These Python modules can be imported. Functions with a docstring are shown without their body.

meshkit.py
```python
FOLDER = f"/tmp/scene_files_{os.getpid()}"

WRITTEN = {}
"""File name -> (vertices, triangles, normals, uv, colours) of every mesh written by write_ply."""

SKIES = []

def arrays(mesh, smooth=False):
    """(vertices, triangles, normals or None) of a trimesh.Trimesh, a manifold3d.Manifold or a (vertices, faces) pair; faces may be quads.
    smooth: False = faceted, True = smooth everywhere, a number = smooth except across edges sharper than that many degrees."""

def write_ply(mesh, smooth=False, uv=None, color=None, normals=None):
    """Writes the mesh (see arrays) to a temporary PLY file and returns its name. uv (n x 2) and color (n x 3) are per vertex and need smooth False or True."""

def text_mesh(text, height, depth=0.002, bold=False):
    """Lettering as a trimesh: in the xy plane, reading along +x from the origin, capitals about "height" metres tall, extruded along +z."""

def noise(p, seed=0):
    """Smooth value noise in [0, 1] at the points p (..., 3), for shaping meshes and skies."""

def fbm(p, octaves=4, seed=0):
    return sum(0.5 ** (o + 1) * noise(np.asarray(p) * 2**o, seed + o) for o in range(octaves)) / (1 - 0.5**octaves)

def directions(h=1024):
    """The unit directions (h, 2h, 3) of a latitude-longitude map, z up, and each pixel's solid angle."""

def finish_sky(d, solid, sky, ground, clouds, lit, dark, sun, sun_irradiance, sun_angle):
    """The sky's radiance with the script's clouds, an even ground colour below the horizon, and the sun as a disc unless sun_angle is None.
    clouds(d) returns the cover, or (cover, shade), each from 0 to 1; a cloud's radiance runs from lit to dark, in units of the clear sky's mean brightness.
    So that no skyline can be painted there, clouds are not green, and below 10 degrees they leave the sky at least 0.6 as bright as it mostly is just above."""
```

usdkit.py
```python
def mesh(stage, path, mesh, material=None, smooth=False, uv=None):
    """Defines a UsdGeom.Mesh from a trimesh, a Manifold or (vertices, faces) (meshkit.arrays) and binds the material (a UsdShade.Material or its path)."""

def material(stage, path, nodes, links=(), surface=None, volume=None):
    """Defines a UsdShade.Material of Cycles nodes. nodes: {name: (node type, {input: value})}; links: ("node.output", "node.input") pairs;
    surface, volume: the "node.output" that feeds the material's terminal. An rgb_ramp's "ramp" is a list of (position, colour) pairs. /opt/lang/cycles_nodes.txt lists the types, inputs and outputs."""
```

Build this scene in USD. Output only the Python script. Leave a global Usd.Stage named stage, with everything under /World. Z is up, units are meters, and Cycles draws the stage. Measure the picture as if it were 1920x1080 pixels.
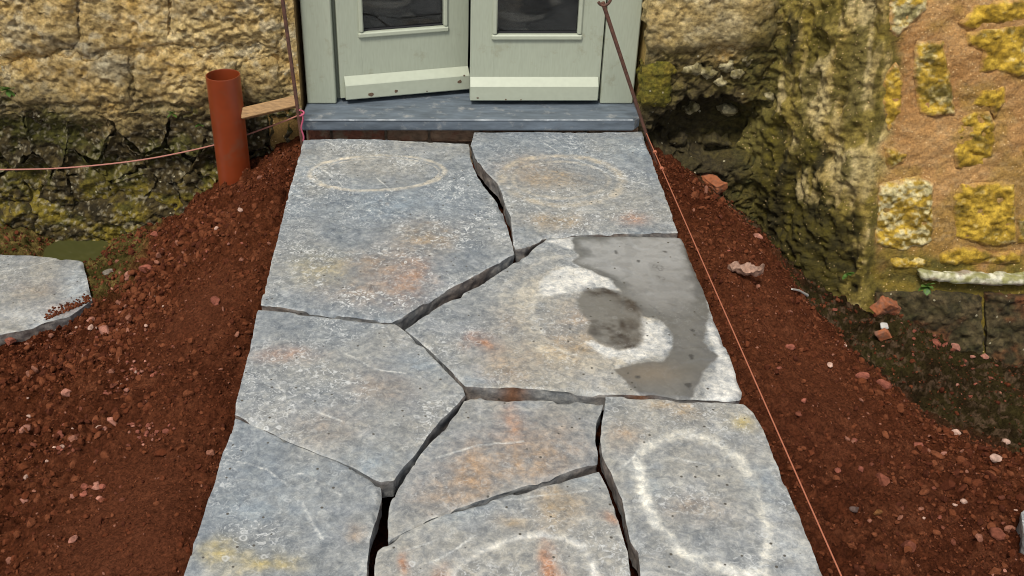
import math
import numpy as np, trimesh, shapely, usdkit, meshkit
from shapely.geometry import Polygon, LineString
from scipy.spatial import Delaunay, cKDTree
from scipy.interpolate import RBFInterpolator, RegularGridInterpolator
from pxr import Usd, UsdGeom, UsdLux, UsdShade, Gf, Sdf, Vt

stage = Usd.Stage.CreateInMemory()
UsdGeom.SetStageUpAxis(stage, UsdGeom.Tokens.z)
UsdGeom.SetStageMetersPerUnit(stage, 1.0)
UsdGeom.Xform.Define(stage, '/World')
UsdGeom.Scope.Define(stage, '/World/Looks')

# ------------------------------------------------------------------ camera
F, CX, CY, EYE = 1961.0, 836.0, 540.0, 1.75           # focal length in photo pixels, principal point, eye height
PITCH = math.radians(32.0)
CP, SP = math.cos(PITCH), math.sin(PITCH)
cam = UsdGeom.Camera.Define(stage, '/World/camera')
cam.AddTranslateOp().Set(Gf.Vec3d(0, 0, EYE))
cam.AddRotateXOp().Set(90 - math.degrees(PITCH))
cam.CreateHorizontalApertureAttr(36.0)
cam.CreateVerticalApertureAttr(20.25)
cam.CreateFocalLengthAttr(36.0 * F / 1920)
cam.CreateHorizontalApertureOffsetAttr((960 - CX) / 1920 * 36.0)
cam.CreateClippingRangeAttr(Gf.Vec2f(0.05, 500))
cam.CreateExposureAttr(0.40)

# ------------------------------------------------------------------ sky and light: soft overcast
SUN_EL, SUN_AZ = math.radians(58), math.radians(205)   # azimuth = atan2(x, y) towards the sun: behind the camera, a little left
sd = np.array([math.sin(SUN_AZ) * math.cos(SUN_EL), math.cos(SUN_AZ) * math.cos(SUN_EL), math.sin(SUN_EL)])
sky = usdkit.material(stage, '/World/Looks/sky', {
    'sky': ('sky_texture', {'sky_type': 'single_scattering', 'sun_disc': False, 'sun_elevation': SUN_EL, 'sun_rotation': SUN_AZ, 'aerosol_density': 2.0}),
    'tc': ('texture_coordinate', {}),
    'n': ('noise_texture', {'scale': 2.2, 'detail': 5, 'roughness': 0.55}),
    'r': ('rgb_ramp', {'ramp': [(0.30, (0.45, 0.45, 0.45)), (0.62, (0.85, 0.85, 0.85))]}),
    'm': ('mix', {'color2': (7.6, 7.9, 8.4)}),
    'b': ('background_shader', {'strength': 0.09}),
}, [('tc.generated', 'n.vector'), ('n.fac', 'r.fac'), ('r.color', 'm.fac'), ('sky.color', 'm.color1'), ('m.color', 'b.color')], surface='b.background')
dome = UsdLux.DomeLight.Define(stage, '/World/sky')
UsdShade.MaterialBindingAPI.Apply(dome.GetPrim()).Bind(sky)
dome.GetPrim().SetCustomDataByKey('kind', 'structure')
sun = UsdLux.DistantLight.Define(stage, '/World/sun')
sun.CreateNormalizeAttr(True)
sun.CreateIntensityAttr(0.72)
sun.CreateAngleAttr(14.0)
sun.CreateColorAttr(Gf.Vec3f(1.0, 0.95, 0.87))
sun.AddRotateXYZOp().Set(Gf.Vec3f(90 - math.degrees(SUN_EL), 0, 180 - math.degrees(SUN_AZ)))

# ------------------------------------------------------------------ helpers
fbm, noise = meshkit.fbm, meshkit.noise
rng = np.random.default_rng(7)


def A(*v): return np.array(v, float)
def sstep(a, b, x):
    t = np.clip((np.asarray(x, float) - a) / (b - a), 0, 1)
    return t * t * (3 - 2 * t)
def con(n, k): return np.clip((n - 0.5) * k + 0.5, 0, 1)
def lerp(a, b, t): return np.asarray(a, float) + (np.asarray(b, float) - np.asarray(a, float)) * np.asarray(t)[..., None]
def ray(px, py):
    u, v = (px - CX) / F, (py - CY) / F
    return A(u, CP - v * SP, -SP - v * CP)
def on_z(px, py, z):
    d = ray(px, py); t = (z - EYE) / d[2]
    return A(0, 0, EYE) + d * t
def on_y(px, py, y):
    d = ray(px, py)
    return A(0, 0, EYE) + d * (y / d[1])
def on_plane(px, py, p, n):
    d = ray(px, py); o = A(0, 0, EYE)
    return o + d * (np.dot(p - o, n) / np.dot(d, n))


COUNT = {}
def path_for(name, parent):
    base = str(parent.GetPath()) if parent else '/World'
    k = COUNT.get((base, name), -1) + 1
    COUNT[(base, name)] = k
    return f'{base}/{name}' + (f'_{k:03d}' if k else '')
LOC = {}
def tag(prim, label=None, cat=None, group=None, kind=None):
    for k, v in (('label', label), ('category', cat), ('group', group), ('kind', kind)):
        if v: prim.SetCustomDataByKey(k, v)
    return prim
def thing(name, label, cat, loc=(0, 0, 0), group=None, kind=None):
    p = path_for(name, None)
    x = UsdGeom.Xform.Define(stage, p)
    x.AddTranslateOp().Set(Gf.Vec3d(*map(float, loc)))
    LOC[p] = A(*loc)
    return tag(x.GetPrim(), label, cat, group, kind)
def obj(name, mesh, mat, parent=None, smooth=False, colors=None, loc=None, label=None, cat=None, group=None, kind=None):
    """One Mesh prim, given in world coordinates."""
    p = path_for(name, parent)
    if hasattr(mesh, 'vertices'): v, f = np.array(mesh.vertices, float), np.array(mesh.faces)
    else: v, f = np.array(mesh[0], float), np.array(mesh[1])
    off = A(0, 0, 0)
    q = parent
    while q and str(q.GetPath()) != '/World':
        off = off + LOC.get(str(q.GetPath()), 0); q = q.GetParent()
    if parent is None and loc is not None: off = A(*loc)
    m = usdkit.mesh(stage, p, (v - off, f), mat, smooth=smooth)
    if parent is None and loc is not None:
        UsdGeom.Xformable(m).AddTranslateOp().Set(Gf.Vec3d(*map(float, loc)))
        LOC[p] = off
    if colors is not None:
        UsdGeom.PrimvarsAPI(m).CreatePrimvar('albedo', Sdf.ValueTypeNames.Color3fArray, 'vertex').Set(Vt.Vec3fArray.FromNumpy(np.clip(colors, 0.002, 0.95).astype(np.float32)))
    return tag(m.GetPrim(), label, cat, group, kind)


def grid_mesh(P):
    """P: (nu, nv, 3) points -> vertices, faces with normal along dP/du x dP/dv"""
    nu, nv = P.shape[:2]
    i = np.arange(nu * nv).reshape(nu, nv)
    a, b, c, d = i[:-1, :-1].ravel(), i[1:, :-1].ravel(), i[1:, 1:].ravel(), i[:-1, 1:].ravel()
    return P.reshape(-1, 3), np.vstack([np.stack([a, b, c], 1), np.stack([a, c, d], 1)])


def resample(pts, s, jitter=0, seed=0, closed=True):
    pts = np.asarray(pts, float)
    if closed: pts = np.vstack([pts, pts[:1]])
    seg = np.linalg.norm(np.diff(pts, axis=0), axis=1)
    L = np.concatenate([[0], np.cumsum(seg)])
    n = max(int(L[-1] / s), 6)
    t = np.linspace(0, L[-1], n, endpoint=not closed)
    q = np.stack([np.interp(t, L, pts[:, k]) for k in range(2)], 1)
    if jitter:
        for sc, am in ((9, 1.0), (28, 0.55), (75, 0.35)):
            for k in range(2):
                p3 = np.c_[q * sc, np.full(len(q), seed * 3.7 + k * 11.3)]
                q[:, k] += (noise(p3, seed + k) - 0.5) * 2 * jitter * am
    return q


def patch(poly, to_world, s, hfun, skirt, jitter=0.004, seed=0, flare=0.0, jseed=None):
    """A rough-edged piece over the outline poly (in uv): a dense relief face and a rough skirt. Returns v, f, uv, d (distance to the edge), h."""
    b = resample(poly, s, jitter, seed if jseed is None else jseed)
    pg = Polygon(b)
    if not pg.is_valid:
        pg = pg.buffer(0)
        if pg.geom_type != 'Polygon': pg = max(pg.geoms, key=lambda g: g.area)
        b = resample(np.array(pg.exterior.coords)[:-1], s)
        pg = Polygon(b)
    if not pg.exterior.is_ccw: b = b[::-1]; pg = Polygon(b)
    x0, y0, x1, y1 = pg.bounds
    gx, gy = np.meshgrid(np.arange(x0, x1, s), np.arange(y0, y1, s * 0.9), indexing='ij')
    gx = gx + (np.arange(gx.shape[1]) % 2)[None, :] * s * 0.5
    g = np.c_[gx.ravel(), gy.ravel()] + np.random.default_rng(seed).uniform(-.16, .16, (gx.size, 2)) * s
    inn = pg.buffer(-0.55 * s)
    g = g[shapely.contains_xy(inn, g[:, 0], g[:, 1])]
    uv = np.vstack([b, g])
    f = Delaunay(uv).simplices
    c = uv[f].mean(1)
    f = f[shapely.contains_xy(pg, c[:, 0], c[:, 1])]
    a = uv[f]
    cr = (a[:, 1, 0] - a[:, 0, 0]) * (a[:, 2, 1] - a[:, 0, 1]) - (a[:, 1, 1] - a[:, 0, 1]) * (a[:, 2, 0] - a[:, 0, 0])
    f = np.where((cr < 0)[:, None], f[:, ::-1], f)[np.abs(cr) > 1e-12]
    dense = resample(b, s * 0.5)
    d = cKDTree(dense).query(uv)[0]
    h = hfun(uv, d)
    nb = len(b)
    # skirt
    tang = np.roll(b, -1, 0) - np.roll(b, 1, 0)
    out = np.c_[tang[:, 1], -tang[:, 0]]
    out /= np.maximum(np.linalg.norm(out, axis=1, keepdims=True), 1e-9)
    rows = max(3, int(skirt / max(s, 0.006)) + 1)
    UV, H, FF = [uv], [h], [f]
    base = len(uv)
    for r in range(rows):
        t = r / (rows - 1)
        if r == 0: o = np.zeros(nb)
        else: o = (fbm(np.c_[b * 30, np.full(nb, t * skirt * 30 + seed)], 3, seed + 5) - 0.5) * 2.2 * jitter * 2 + flare * t
        UV.append(b + out * o[:, None]); H.append(h[:nb] - t * skirt)
        if r:
            i0, i1 = base + (r - 1) * nb + np.arange(nb), base + r * nb + np.arange(nb)
            j0, j1 = np.roll(i0, -1), np.roll(i1, -1)
            FF += [np.stack([i0, i1, j1], 1), np.stack([i0, j1, j0], 1)]
    uv, h = np.vstack(UV), np.concatenate(H)
    d = np.concatenate([d, np.full(len(uv) - len(d), -1.0)])
    return to_world(uv, h), np.vstack(FF), uv, d, h


def box(x0, x1, y0, y1, z0, z1, r=0.0):
    """A box with chamfered edges."""
    if r <= 0:
        m = trimesh.creation.box((x1 - x0, y1 - y0, z1 - z0)); m.apply_translation(((x0 + x1) / 2, (y0 + y1) / 2, (z0 + z1) / 2)); return m
    p = []
    for sx in (0, 1):
        for sy in (0, 1):
            for sz in (0, 1):
                c = A((x0, x1)[sx], (y0, y1)[sy], (z0, z1)[sz]); q = A(1 - 2 * sx, 1 - 2 * sy, 1 - 2 * sz) * r
                for k in range(3):
                    e = q.copy(); e[k] = 0; p.append(c + e)
    return trimesh.convex.convex_hull(np.array(p))


def tube(pts, r, n=10, closed_ends=True):
    pts = np.asarray(pts, float)
    r = np.broadcast_to(np.asarray(r, float), (len(pts),))
    T = np.gradient(pts, axis=0); T /= np.linalg.norm(T, axis=1, keepdims=True)
    a = np.cross(T[0], [0.3, 0.2, 0.9]); a /= np.linalg.norm(a)
    V = []
    for p, t, rr in zip(pts, T, r):
        a = a - t * np.dot(a, t); a /= np.linalg.norm(a)
        b = np.cross(t, a)
        w = np.arange(n) / n * 2 * math.pi
        V.append(p + rr * (np.cos(w)[:, None] * a + np.sin(w)[:, None] * b))
    V = np.array(V)
    Fc = []
    for i in range(len(pts) - 1):
        for j in range(n):
            q = (i * n + j, i * n + (j + 1) % n, (i + 1) * n + (j + 1) % n, (i + 1) * n + j)
            Fc += [(q[0], q[1], q[2]), (q[0], q[2], q[3])]
    v = V.reshape(-1, 3)
    if closed_ends:
        v = np.vstack([v, pts[:1], pts[-1:]]); k = len(v)
        for j in range(n):
            Fc += [(k - 2, (j + 1) % n, j), (k - 1, (len(pts) - 1) * n + j, (len(pts) - 1) * n + (j + 1) % n)]
    return v, np.array(Fc)


def rock(size, seed, sub=2, flat=0.7):
    """A small angular stone."""
    r = np.random.default_rng(seed)
    m = trimesh.creation.icosphere(subdivisions=sub)
    v = m.vertices.copy()
    for _ in range(7):                                  # facets cut by planes
        n = r.normal(size=3); n /= np.linalg.norm(n); k = r.uniform(0.5, 0.85)
        dd = v @ n; v -= np.maximum(dd - k, 0)[:, None] * n
    v += (fbm(v * 2.3 + seed * 1.7, 3, seed) - 0.5)[:, None] * v * 0.35
    v *= A(1, r.uniform(0.6, 0.9), flat * r.uniform(0.7, 1)) * size
    w = r.uniform(0, 6.28); R = trimesh.transformations.rotation_matrix(w, (0, 0, 1))[:3, :3]
    return v @ R.T, m.faces

# ------------------------------------------------------------------ materials
def L(n): return '/World/Looks/' + n
def rough_mat(name, fine=60, lo=0.62, hi=1.35, bump=0.5, dist=0.006, rough=0.9, bscale=90, spec=0.3, speck=None):
    """Albedo from the mesh's own stone colours, broken up by a fine grain, with fine relief."""
    nodes = {
        'at': ('attribute', {'attribute': 'albedo'}), 'g': ('geometry', {}),
        'n': ('noise_texture', {'scale': fine, 'detail': 6, 'roughness': 0.68}),
        'r': ('rgb_ramp', {'ramp': [(0.30, (lo,) * 3), (0.5, (1, 1, 1)), (0.70, (hi,) * 3)]}),
        'm': ('mix', {'mix_type': 'multiply', 'fac': 1.0}),
        'n2': ('noise_texture', {'scale': bscale, 'detail': 7, 'roughness': 0.7}),
        'b': ('bump', {'strength': bump, 'distance': dist}),
        'p': ('principled_bsdf', {'roughness': rough, 'specular_ior_level': spec}),
    }
    links = [('g.position', 'n.vector'), ('g.position', 'n2.vector'), ('n.fac', 'r.fac'), ('at.color', 'm.color1'), ('r.color', 'm.color2'),
             ('n2.fac', 'b.height'), ('b.normal', 'p.normal')]
    last = 'm.color'
    if speck:
        nodes['v'] = ('voronoi_texture', {'scale': speck[0], 'randomness': 1.0})
        nodes['vr'] = ('rgb_ramp', {'ramp': [(0.0, (1, 1, 1)), (speck[1], (1, 1, 1)), (speck[1] + 0.04, (0, 0, 0))]})
        nodes['sv'] = ('separate_color', {})
        nodes['gt'] = ('math', {'math_type': 'greater_than', 'value2': speck[2]})
        nodes['mm'] = ('mix', {'mix_type': 'multiply', 'fac': 1.0})
        nodes['ms'] = ('mix', {'color2': speck[3]})
        links += [('g.position', 'v.vector'), ('v.distance', 'vr.fac'), ('v.color', 'sv.color'), ('sv.r', 'gt.value1'),
                  ('vr.color', 'mm.color1'), ('gt.value', 'mm.color2'), ('mm.color', 'ms.fac'), ('m.color', 'ms.color1')]
        last = 'ms.color'
    links.append((last, 'p.base_color'))
    return usdkit.material(stage, L(name), nodes, links, surface='p.BSDF')


M = {}
M['wall'] = rough_mat('wall_stone', 50, 0.36, 1.55, 1.0, 0.014, 0.92, 90)
M['moss_wall'] = rough_mat('mossy_stone', 55, 0.30, 1.75, 1.0, 0.014, 0.95, 85, speck=(38, 0.17, 0.86, (0.42, 0.37, 0.24)))
M['gold'] = rough_mat('gold_stone', 75, 0.5, 1.45, 0.8, 0.008, 0.9, 90)
M['mortar'] = rough_mat('brown_mortar', 100, 0.55, 1.4, 0.9, 0.008, 0.92, 130, speck=(80, 0.18, 0.72, (0.60, 0.42, 0.20)))
M['soil'] = rough_mat('red_soil', 110, 0.36, 1.6, 1.0, 0.016, 1.0, 110, 0.03)
M['clod'] = rough_mat('soil_stone', 120, 0.65, 1.35, 0.7, 0.004, 0.95, 200, 0.08)

# fossil limestone of the slabs: pale shell flecks, little crinoid rings, dark pits over each slab's own colour
M['slab'] = usdkit.material(stage, L('fossil_limestone'), {
    'at': ('attribute', {'attribute': 'albedo'}), 'wf': ('attribute', {'attribute': 'wet'}), 'wfs': ('separate_color', {}), 'wet': ('combine_color', {}), 'fk': ('combine_color', {}), 'fkm': ('mix', {'mix_type': 'multiply', 'fac': 1.0}), 'g': ('geometry', {}),
    'wn': ('noise_texture', {'scale': 22, 'detail': 3}),
    'ws': ('vector_math', {'math_type': 'scale', 'scale': 0.03}),
    'wa': ('vector_math', {'math_type': 'add'}),
    # fine grain
    'n': ('noise_texture', {'scale': 48, 'detail': 6, 'roughness': 0.80, 'distortion': 0.5}),
    'r': ('rgb_ramp', {'ramp': [(0.34, (0.50, 0.54, 0.60)), (0.5, (0.98, 0.99, 1.0)), (0.63, (1.50, 1.46, 1.38))]}),
    'm0': ('mix', {'mix_type': 'multiply'}),
    'md': ('noise_texture', {'scale': 14, 'detail': 7, 'roughness': 0.7, 'distortion': 0.8}),
    'mdr': ('rgb_ramp', {'ramp': [(0.34, (0.78, 0.80, 0.83)), (0.5, (1, 1, 1)), (0.66, (1.2, 1.18, 1.14))]}),
    'm': ('mix', {'mix_type': 'multiply'}),
    # shell flecks
    'f': ('noise_texture', {'scale': 64, 'detail': 4, 'roughness': 0.62, 'distortion': 1.6}),
    'fr': ('rgb_ramp', {'ramp': [(0.55, (0, 0, 0)), (0.60, (0.7,) * 3), (0.68, (0.95,) * 3)]}),
    'fb': ('noise_texture', {'scale': 5, 'detail': 2}),
    'fbr': ('rgb_ramp', {'ramp': [(0.35, (0.25,) * 3), (0.6, (1, 1, 1))]}),
    'fm': ('mix', {'mix_type': 'multiply', 'fac': 1.0}),
    # rings
    'v': ('voronoi_texture', {'scale': 36, 'randomness': 0.9}),
    'vr': ('rgb_ramp', {'ramp': [(0.15, (0, 0, 0)), (0.22, (.75,) * 3), (0.26, (.75,) * 3), (0.34, (0, 0, 0))]}),
    'sv': ('separate_color', {}), 'gt': ('math', {'math_type': 'greater_than', 'value2': 0.90}),
    'vm': ('mix', {'mix_type': 'multiply', 'fac': 1.0}),
    # curved shell slivers
    'v2': ('voronoi_texture', {'scale': 40, 'feature': 'distance_to_edge', 'randomness': 1.0}),
    'v2r': ('rgb_ramp', {'ramp': [(0.0, (0.55,) * 3), (0.02, (0.4,) * 3), (0.06, (0, 0, 0))]}),
    'sn': ('noise_texture', {'scale': 34, 'detail': 2}),
    'snr': ('rgb_ramp', {'ramp': [(0.58, (0, 0, 0)), (0.66, (1, 1, 1))]}),
    'sm': ('mix', {'mix_type': 'multiply', 'fac': 1.0}),
    'a1': ('mix', {'mix_type': 'lighten', 'fac': 1.0}), 'a2': ('mix', {'mix_type': 'lighten', 'fac': 1.0}),
    'dry': ('invert', {'fac': 0.85}), 'a3': ('mix', {'mix_type': 'multiply', 'fac': 1.0}),
    'mf': ('mix', {'color2': (0.62, 0.63, 0.61)}),
    # pits
    'pv': ('voronoi_texture', {'scale': 31, 'randomness': 1.0}),
    'pr': ('rgb_ramp', {'ramp': [(0.0, (1, 1, 1)), (0.09, (1, 1, 1)), (0.13, (0, 0, 0))]}),
    'ps': ('separate_color', {}), 'pg': ('math', {'math_type': 'greater_than', 'value2': 0.62}),
    'pm': ('mix', {'mix_type': 'multiply', 'fac': 1.0}),
    'mp': ('mix', {'color2': (0.06, 0.055, 0.045)}),
    'n2': ('noise_texture', {'scale': 45, 'detail': 9, 'roughness': 0.66}),
    'b': ('bump', {'distance': 0.0035}),
    'ro': ('mix', {'color1': (0.68,) * 3, 'color2': (0.30,) * 3}),
    'p': ('principled_bsdf', {'specular_ior_level': 0.4}),
}, [('g.position', 'wn.vector'), ('wn.color', 'ws.vector1'), ('g.position', 'wa.vector1'), ('ws.vector', 'wa.vector2'),
    ('g.position', 'n.vector'), ('n.fac', 'r.fac'), ('at.color', 'm0.color1'), ('r.color', 'm0.color2'), ('dry.color', 'm0.fac'),
    ('g.position', 'md.vector'), ('md.fac', 'mdr.fac'), ('m0.color', 'm.color1'), ('mdr.color', 'm.color2'), ('dry.color', 'm.fac'), ('dry.color', 'b.strength'),
    ('wa.vector', 'f.vector'), ('f.fac', 'fr.fac'), ('g.position', 'fb.vector'), ('fb.fac', 'fbr.fac'), ('fr.color', 'fm.color1'), ('fbr.color', 'fm.color2'),
    ('wa.vector', 'v.vector'), ('v.distance', 'vr.fac'), ('v.color', 'sv.color'), ('sv.r', 'gt.value1'), ('vr.color', 'vm.color1'), ('gt.value', 'vm.color2'),
    ('wa.vector', 'v2.vector'), ('v2.distance', 'v2r.fac'), ('g.position', 'sn.vector'), ('sn.fac', 'snr.fac'), ('v2r.color', 'sm.color1'), ('snr.color', 'sm.color2'),
    ('fm.color', 'a1.color1'), ('vm.color', 'a1.color2'), ('a1.color', 'a2.color1'), ('sm.color', 'a2.color2'),
    ('wf.color', 'wfs.color'), ('wfs.r', 'wet.r'), ('wfs.r', 'wet.g'), ('wfs.r', 'wet.b'), ('wfs.g', 'fk.r'), ('wfs.g', 'fk.g'), ('wfs.g', 'fk.b'),
    ('a2.color', 'fkm.color1'), ('fk.color', 'fkm.color2'),
    ('wet.color', 'dry.color'), ('fkm.color', 'a3.color1'), ('dry.color', 'a3.color2'),
    ('a3.color', 'mf.fac'), ('m.color', 'mf.color1'),
    ('g.position', 'pv.vector'), ('pv.distance', 'pr.fac'), ('pv.color', 'ps.color'), ('ps.g', 'pg.value1'), ('pr.color', 'pm.color1'), ('pg.value', 'pm.color2'),
    ('pm.color', 'mp.fac'), ('mf.color', 'mp.color1'), ('mp.color', 'p.base_color'),
    ('wa.vector', 'n2.vector'), ('n2.fac', 'b.height'), ('b.normal', 'p.normal'),
    ('wet.color', 'ro.fac'), ('ro.color', 'p.roughness')], surface='p.BSDF')


def plain(name, col, rough=0.5, var=0.15, scale=30, bump=0.15, dist=0.002, stretch=(1, 1, 1), spec=0.5, metallic=0.0, dirt=None):
    lo, hi = tuple(c * (1 - var) for c in col), tuple(min(c * (1 + var), 0.95) for c in col)
    nodes = {
        'g': ('geometry', {}), 'mp': ('mapping', {'scale': stretch}),
        'n': ('noise_texture', {'scale': scale, 'detail': 6, 'roughness': 0.62}),
        'r': ('rgb_ramp', {'ramp': [(0.3, lo), (0.7, hi)]}),
        'b': ('bump', {'strength': bump, 'distance': dist}),
        'p': ('principled_bsdf', {'roughness': rough, 'specular_ior_level': spec, 'metallic': metallic})}
    links = [('g.position', 'mp.vector'), ('mp.vector', 'n.vector'), ('n.fac', 'r.fac'), ('n.fac', 'b.height'), ('b.normal', 'p.normal')]
    last = 'r.color'
    if dirt:                                            # (colour, noise scale, threshold)
        nodes['dn'] = ('noise_texture', {'scale': dirt[1], 'detail': 7, 'roughness': 0.7})
        nodes['dr'] = ('rgb_ramp', {'ramp': [(dirt[2], (0, 0, 0)), (dirt[2] + 0.12, (0.85,) * 3)]})
        nodes['dm'] = ('mix', {'color2': dirt[0]})
        links += [('g.position', 'dn.vector'), ('dn.fac', 'dr.fac'), ('dr.color', 'dm.fac'), ('r.color', 'dm.color1')]
        last = 'dm.color'
    links.append((last, 'p.base_color'))
    return usdkit.material(stage, L(name), nodes, links, surface='p.BSDF')


M['paint'] = plain('sage_green_paint', (0.325, 0.352, 0.268), 0.42, 0.07, 25, 0.25, 0.0015, (6, 6, 0.8), dirt=((0.25, 0.25, 0.17), 9, 0.58))
M['bead'] = plain('pale_sage_paint', (0.355, 0.38, 0.29), 0.4, 0.05, 40, 0.1)
M['chip'] = plain('bare_brown_wood', (0.10, 0.06, 0.035), 0.8, 0.4, 90)
M['sill'] = plain('blue_slate', (0.095, 0.116, 0.138), 0.5, 0.38, 14, 0.3, 0.003, (0.6, 2.2, 2.2), dirt=((0.26, 0.26, 0.25), 13, 0.55))
M['worn'] = plain('worn_slate_edge', (0.24, 0.26, 0.27), 0.6, 0.45, 22, 0.3, 0.003, (1, 3, 3), dirt=((0.095, 0.116, 0.138), 11, 0.40))
M['pipe'] = plain('terracotta_plastic', (0.175, 0.030, 0.007), 0.38, 0.12, 12, 0.05, dirt=((0.14, 0.05, 0.025), 7, 0.55))
M['timber'] = plain('sawn_timber', (0.29, 0.17, 0.07), 0.75, 0.4, 30, 0.5, 0.002, (1.2, 8, 8))
M['rust'] = plain('rusty_steel', (0.085, 0.036, 0.022), 0.75, 0.5, 60, 0.5)
M['string'] = plain('pink_brown_cord', (0.36, 0.15, 0.11), 0.8, 0.2, 200)
M['string_red'] = plain('orange_red_cord', (0.34, 0.11, 0.055), 0.8, 0.2, 200)
M['pink'] = plain('pink_cord', (0.38, 0.07, 0.12), 0.8, 0.2, 200)
M['brick'] = plain('red_brick', (0.20, 0.075, 0.04), 0.92, 0.5, 22, 0.9, 0.006, dirt=((0.24, 0.18, 0.11), 13, 0.52))
M['brick_tan'] = plain('dusty_brick', (0.27, 0.17, 0.10), 0.92, 0.5, 22, 0.9, 0.006, dirt=((0.20, 0.09, 0.05), 11, 0.55))
M['joint'] = plain('lime_joint', (0.20, 0.15, 0.10), 0.95, 0.4, 40, 0.8, 0.005)
M['room'] = plain('dim_room', (0.05, 0.05, 0.05), 0.9, 0.3, 5)
M['gasket'] = plain('black_gasket', (0.012, 0.012, 0.013), 0.6, 0.2)
M['orange_clay'] = plain('orange_clay', (0.27, 0.085, 0.03), 0.85, 0.35, 45, 0.6, 0.004, dirt=((0.16, 0.08, 0.05), 20, 0.5))
M['pale_shard'] = plain('pale_shard', (0.42, 0.40, 0.36), 0.7, 0.2, 45, 0.4)
M['dead_leaf'] = plain('dry_leaf', (0.27, 0.16, 0.11), 0.7, 0.6, 70, 0.5, 0.003)
M['limewash'] = rough_mat('pale_ledge', 60, 0.6, 1.3, 0.8, 0.006, 0.9, 90)
M['puddle'] = usdkit.material(stage, L('murky_water'), {
    'p': ('principled_bsdf', {'base_color': (0.052, 0.052, 0.016), 'roughness': 0.06, 'ior': 1.33})}, [], surface='p.BSDF')
M['glass'] = usdkit.material(stage, L('window_glass'), {
    'g': ('geometry', {}), 'n': ('noise_texture', {'scale': 9, 'detail': 5, 'roughness': 0.6}),
    'r': ('rgb_ramp', {'ramp': [(0.45, (0.005,) * 3), (0.8, (0.035,) * 3)]}),
    'f': ('fresnel', {'IOR': 1.5}), 't': ('transparent_bsdf', {'color': (0.82, 0.85, 0.84)}),
    's': ('glossy_bsdf', {'color': (0.9, 0.9, 0.9), 'roughness': 0.02}), 'x': ('mix_closure', {}),
    'd': ('diffuse_bsdf', {'color': (0.25, 0.24, 0.22)}), 'y': ('mix_closure', {})},
    [('g.position', 'n.vector'), ('n.fac', 'r.fac'), ('f.fac', 'x.fac'), ('t.BSDF', 'x.closure1'), ('s.BSDF', 'x.closure2'),
     ('r.color', 'y.fac'), ('x.closure', 'y.closure1'), ('d.BSDF', 'y.closure2')], surface='y.closure')
M['leaf'] = usdkit.material(stage, L('green_leaf'), {
    'o': ('object_info', {}), 'r': ('rgb_ramp', {'ramp': [(0, (0.05, 0.12, 0.02)), (1, (0.11, 0.20, 0.03))]}),
    'p': ('principled_bsdf', {'roughness': 0.5}), 't': ('translucent_bsdf', {'color': (0.10, 0.2, 0.03)}), 'x': ('mix_closure', {'fac': 0.3})},
    [('o.random', 'r.fac'), ('r.color', 'p.base_color'), ('p.BSDF', 'x.closure1'), ('t.BSDF', 'x.closure2')], surface='x.closure')

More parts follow.
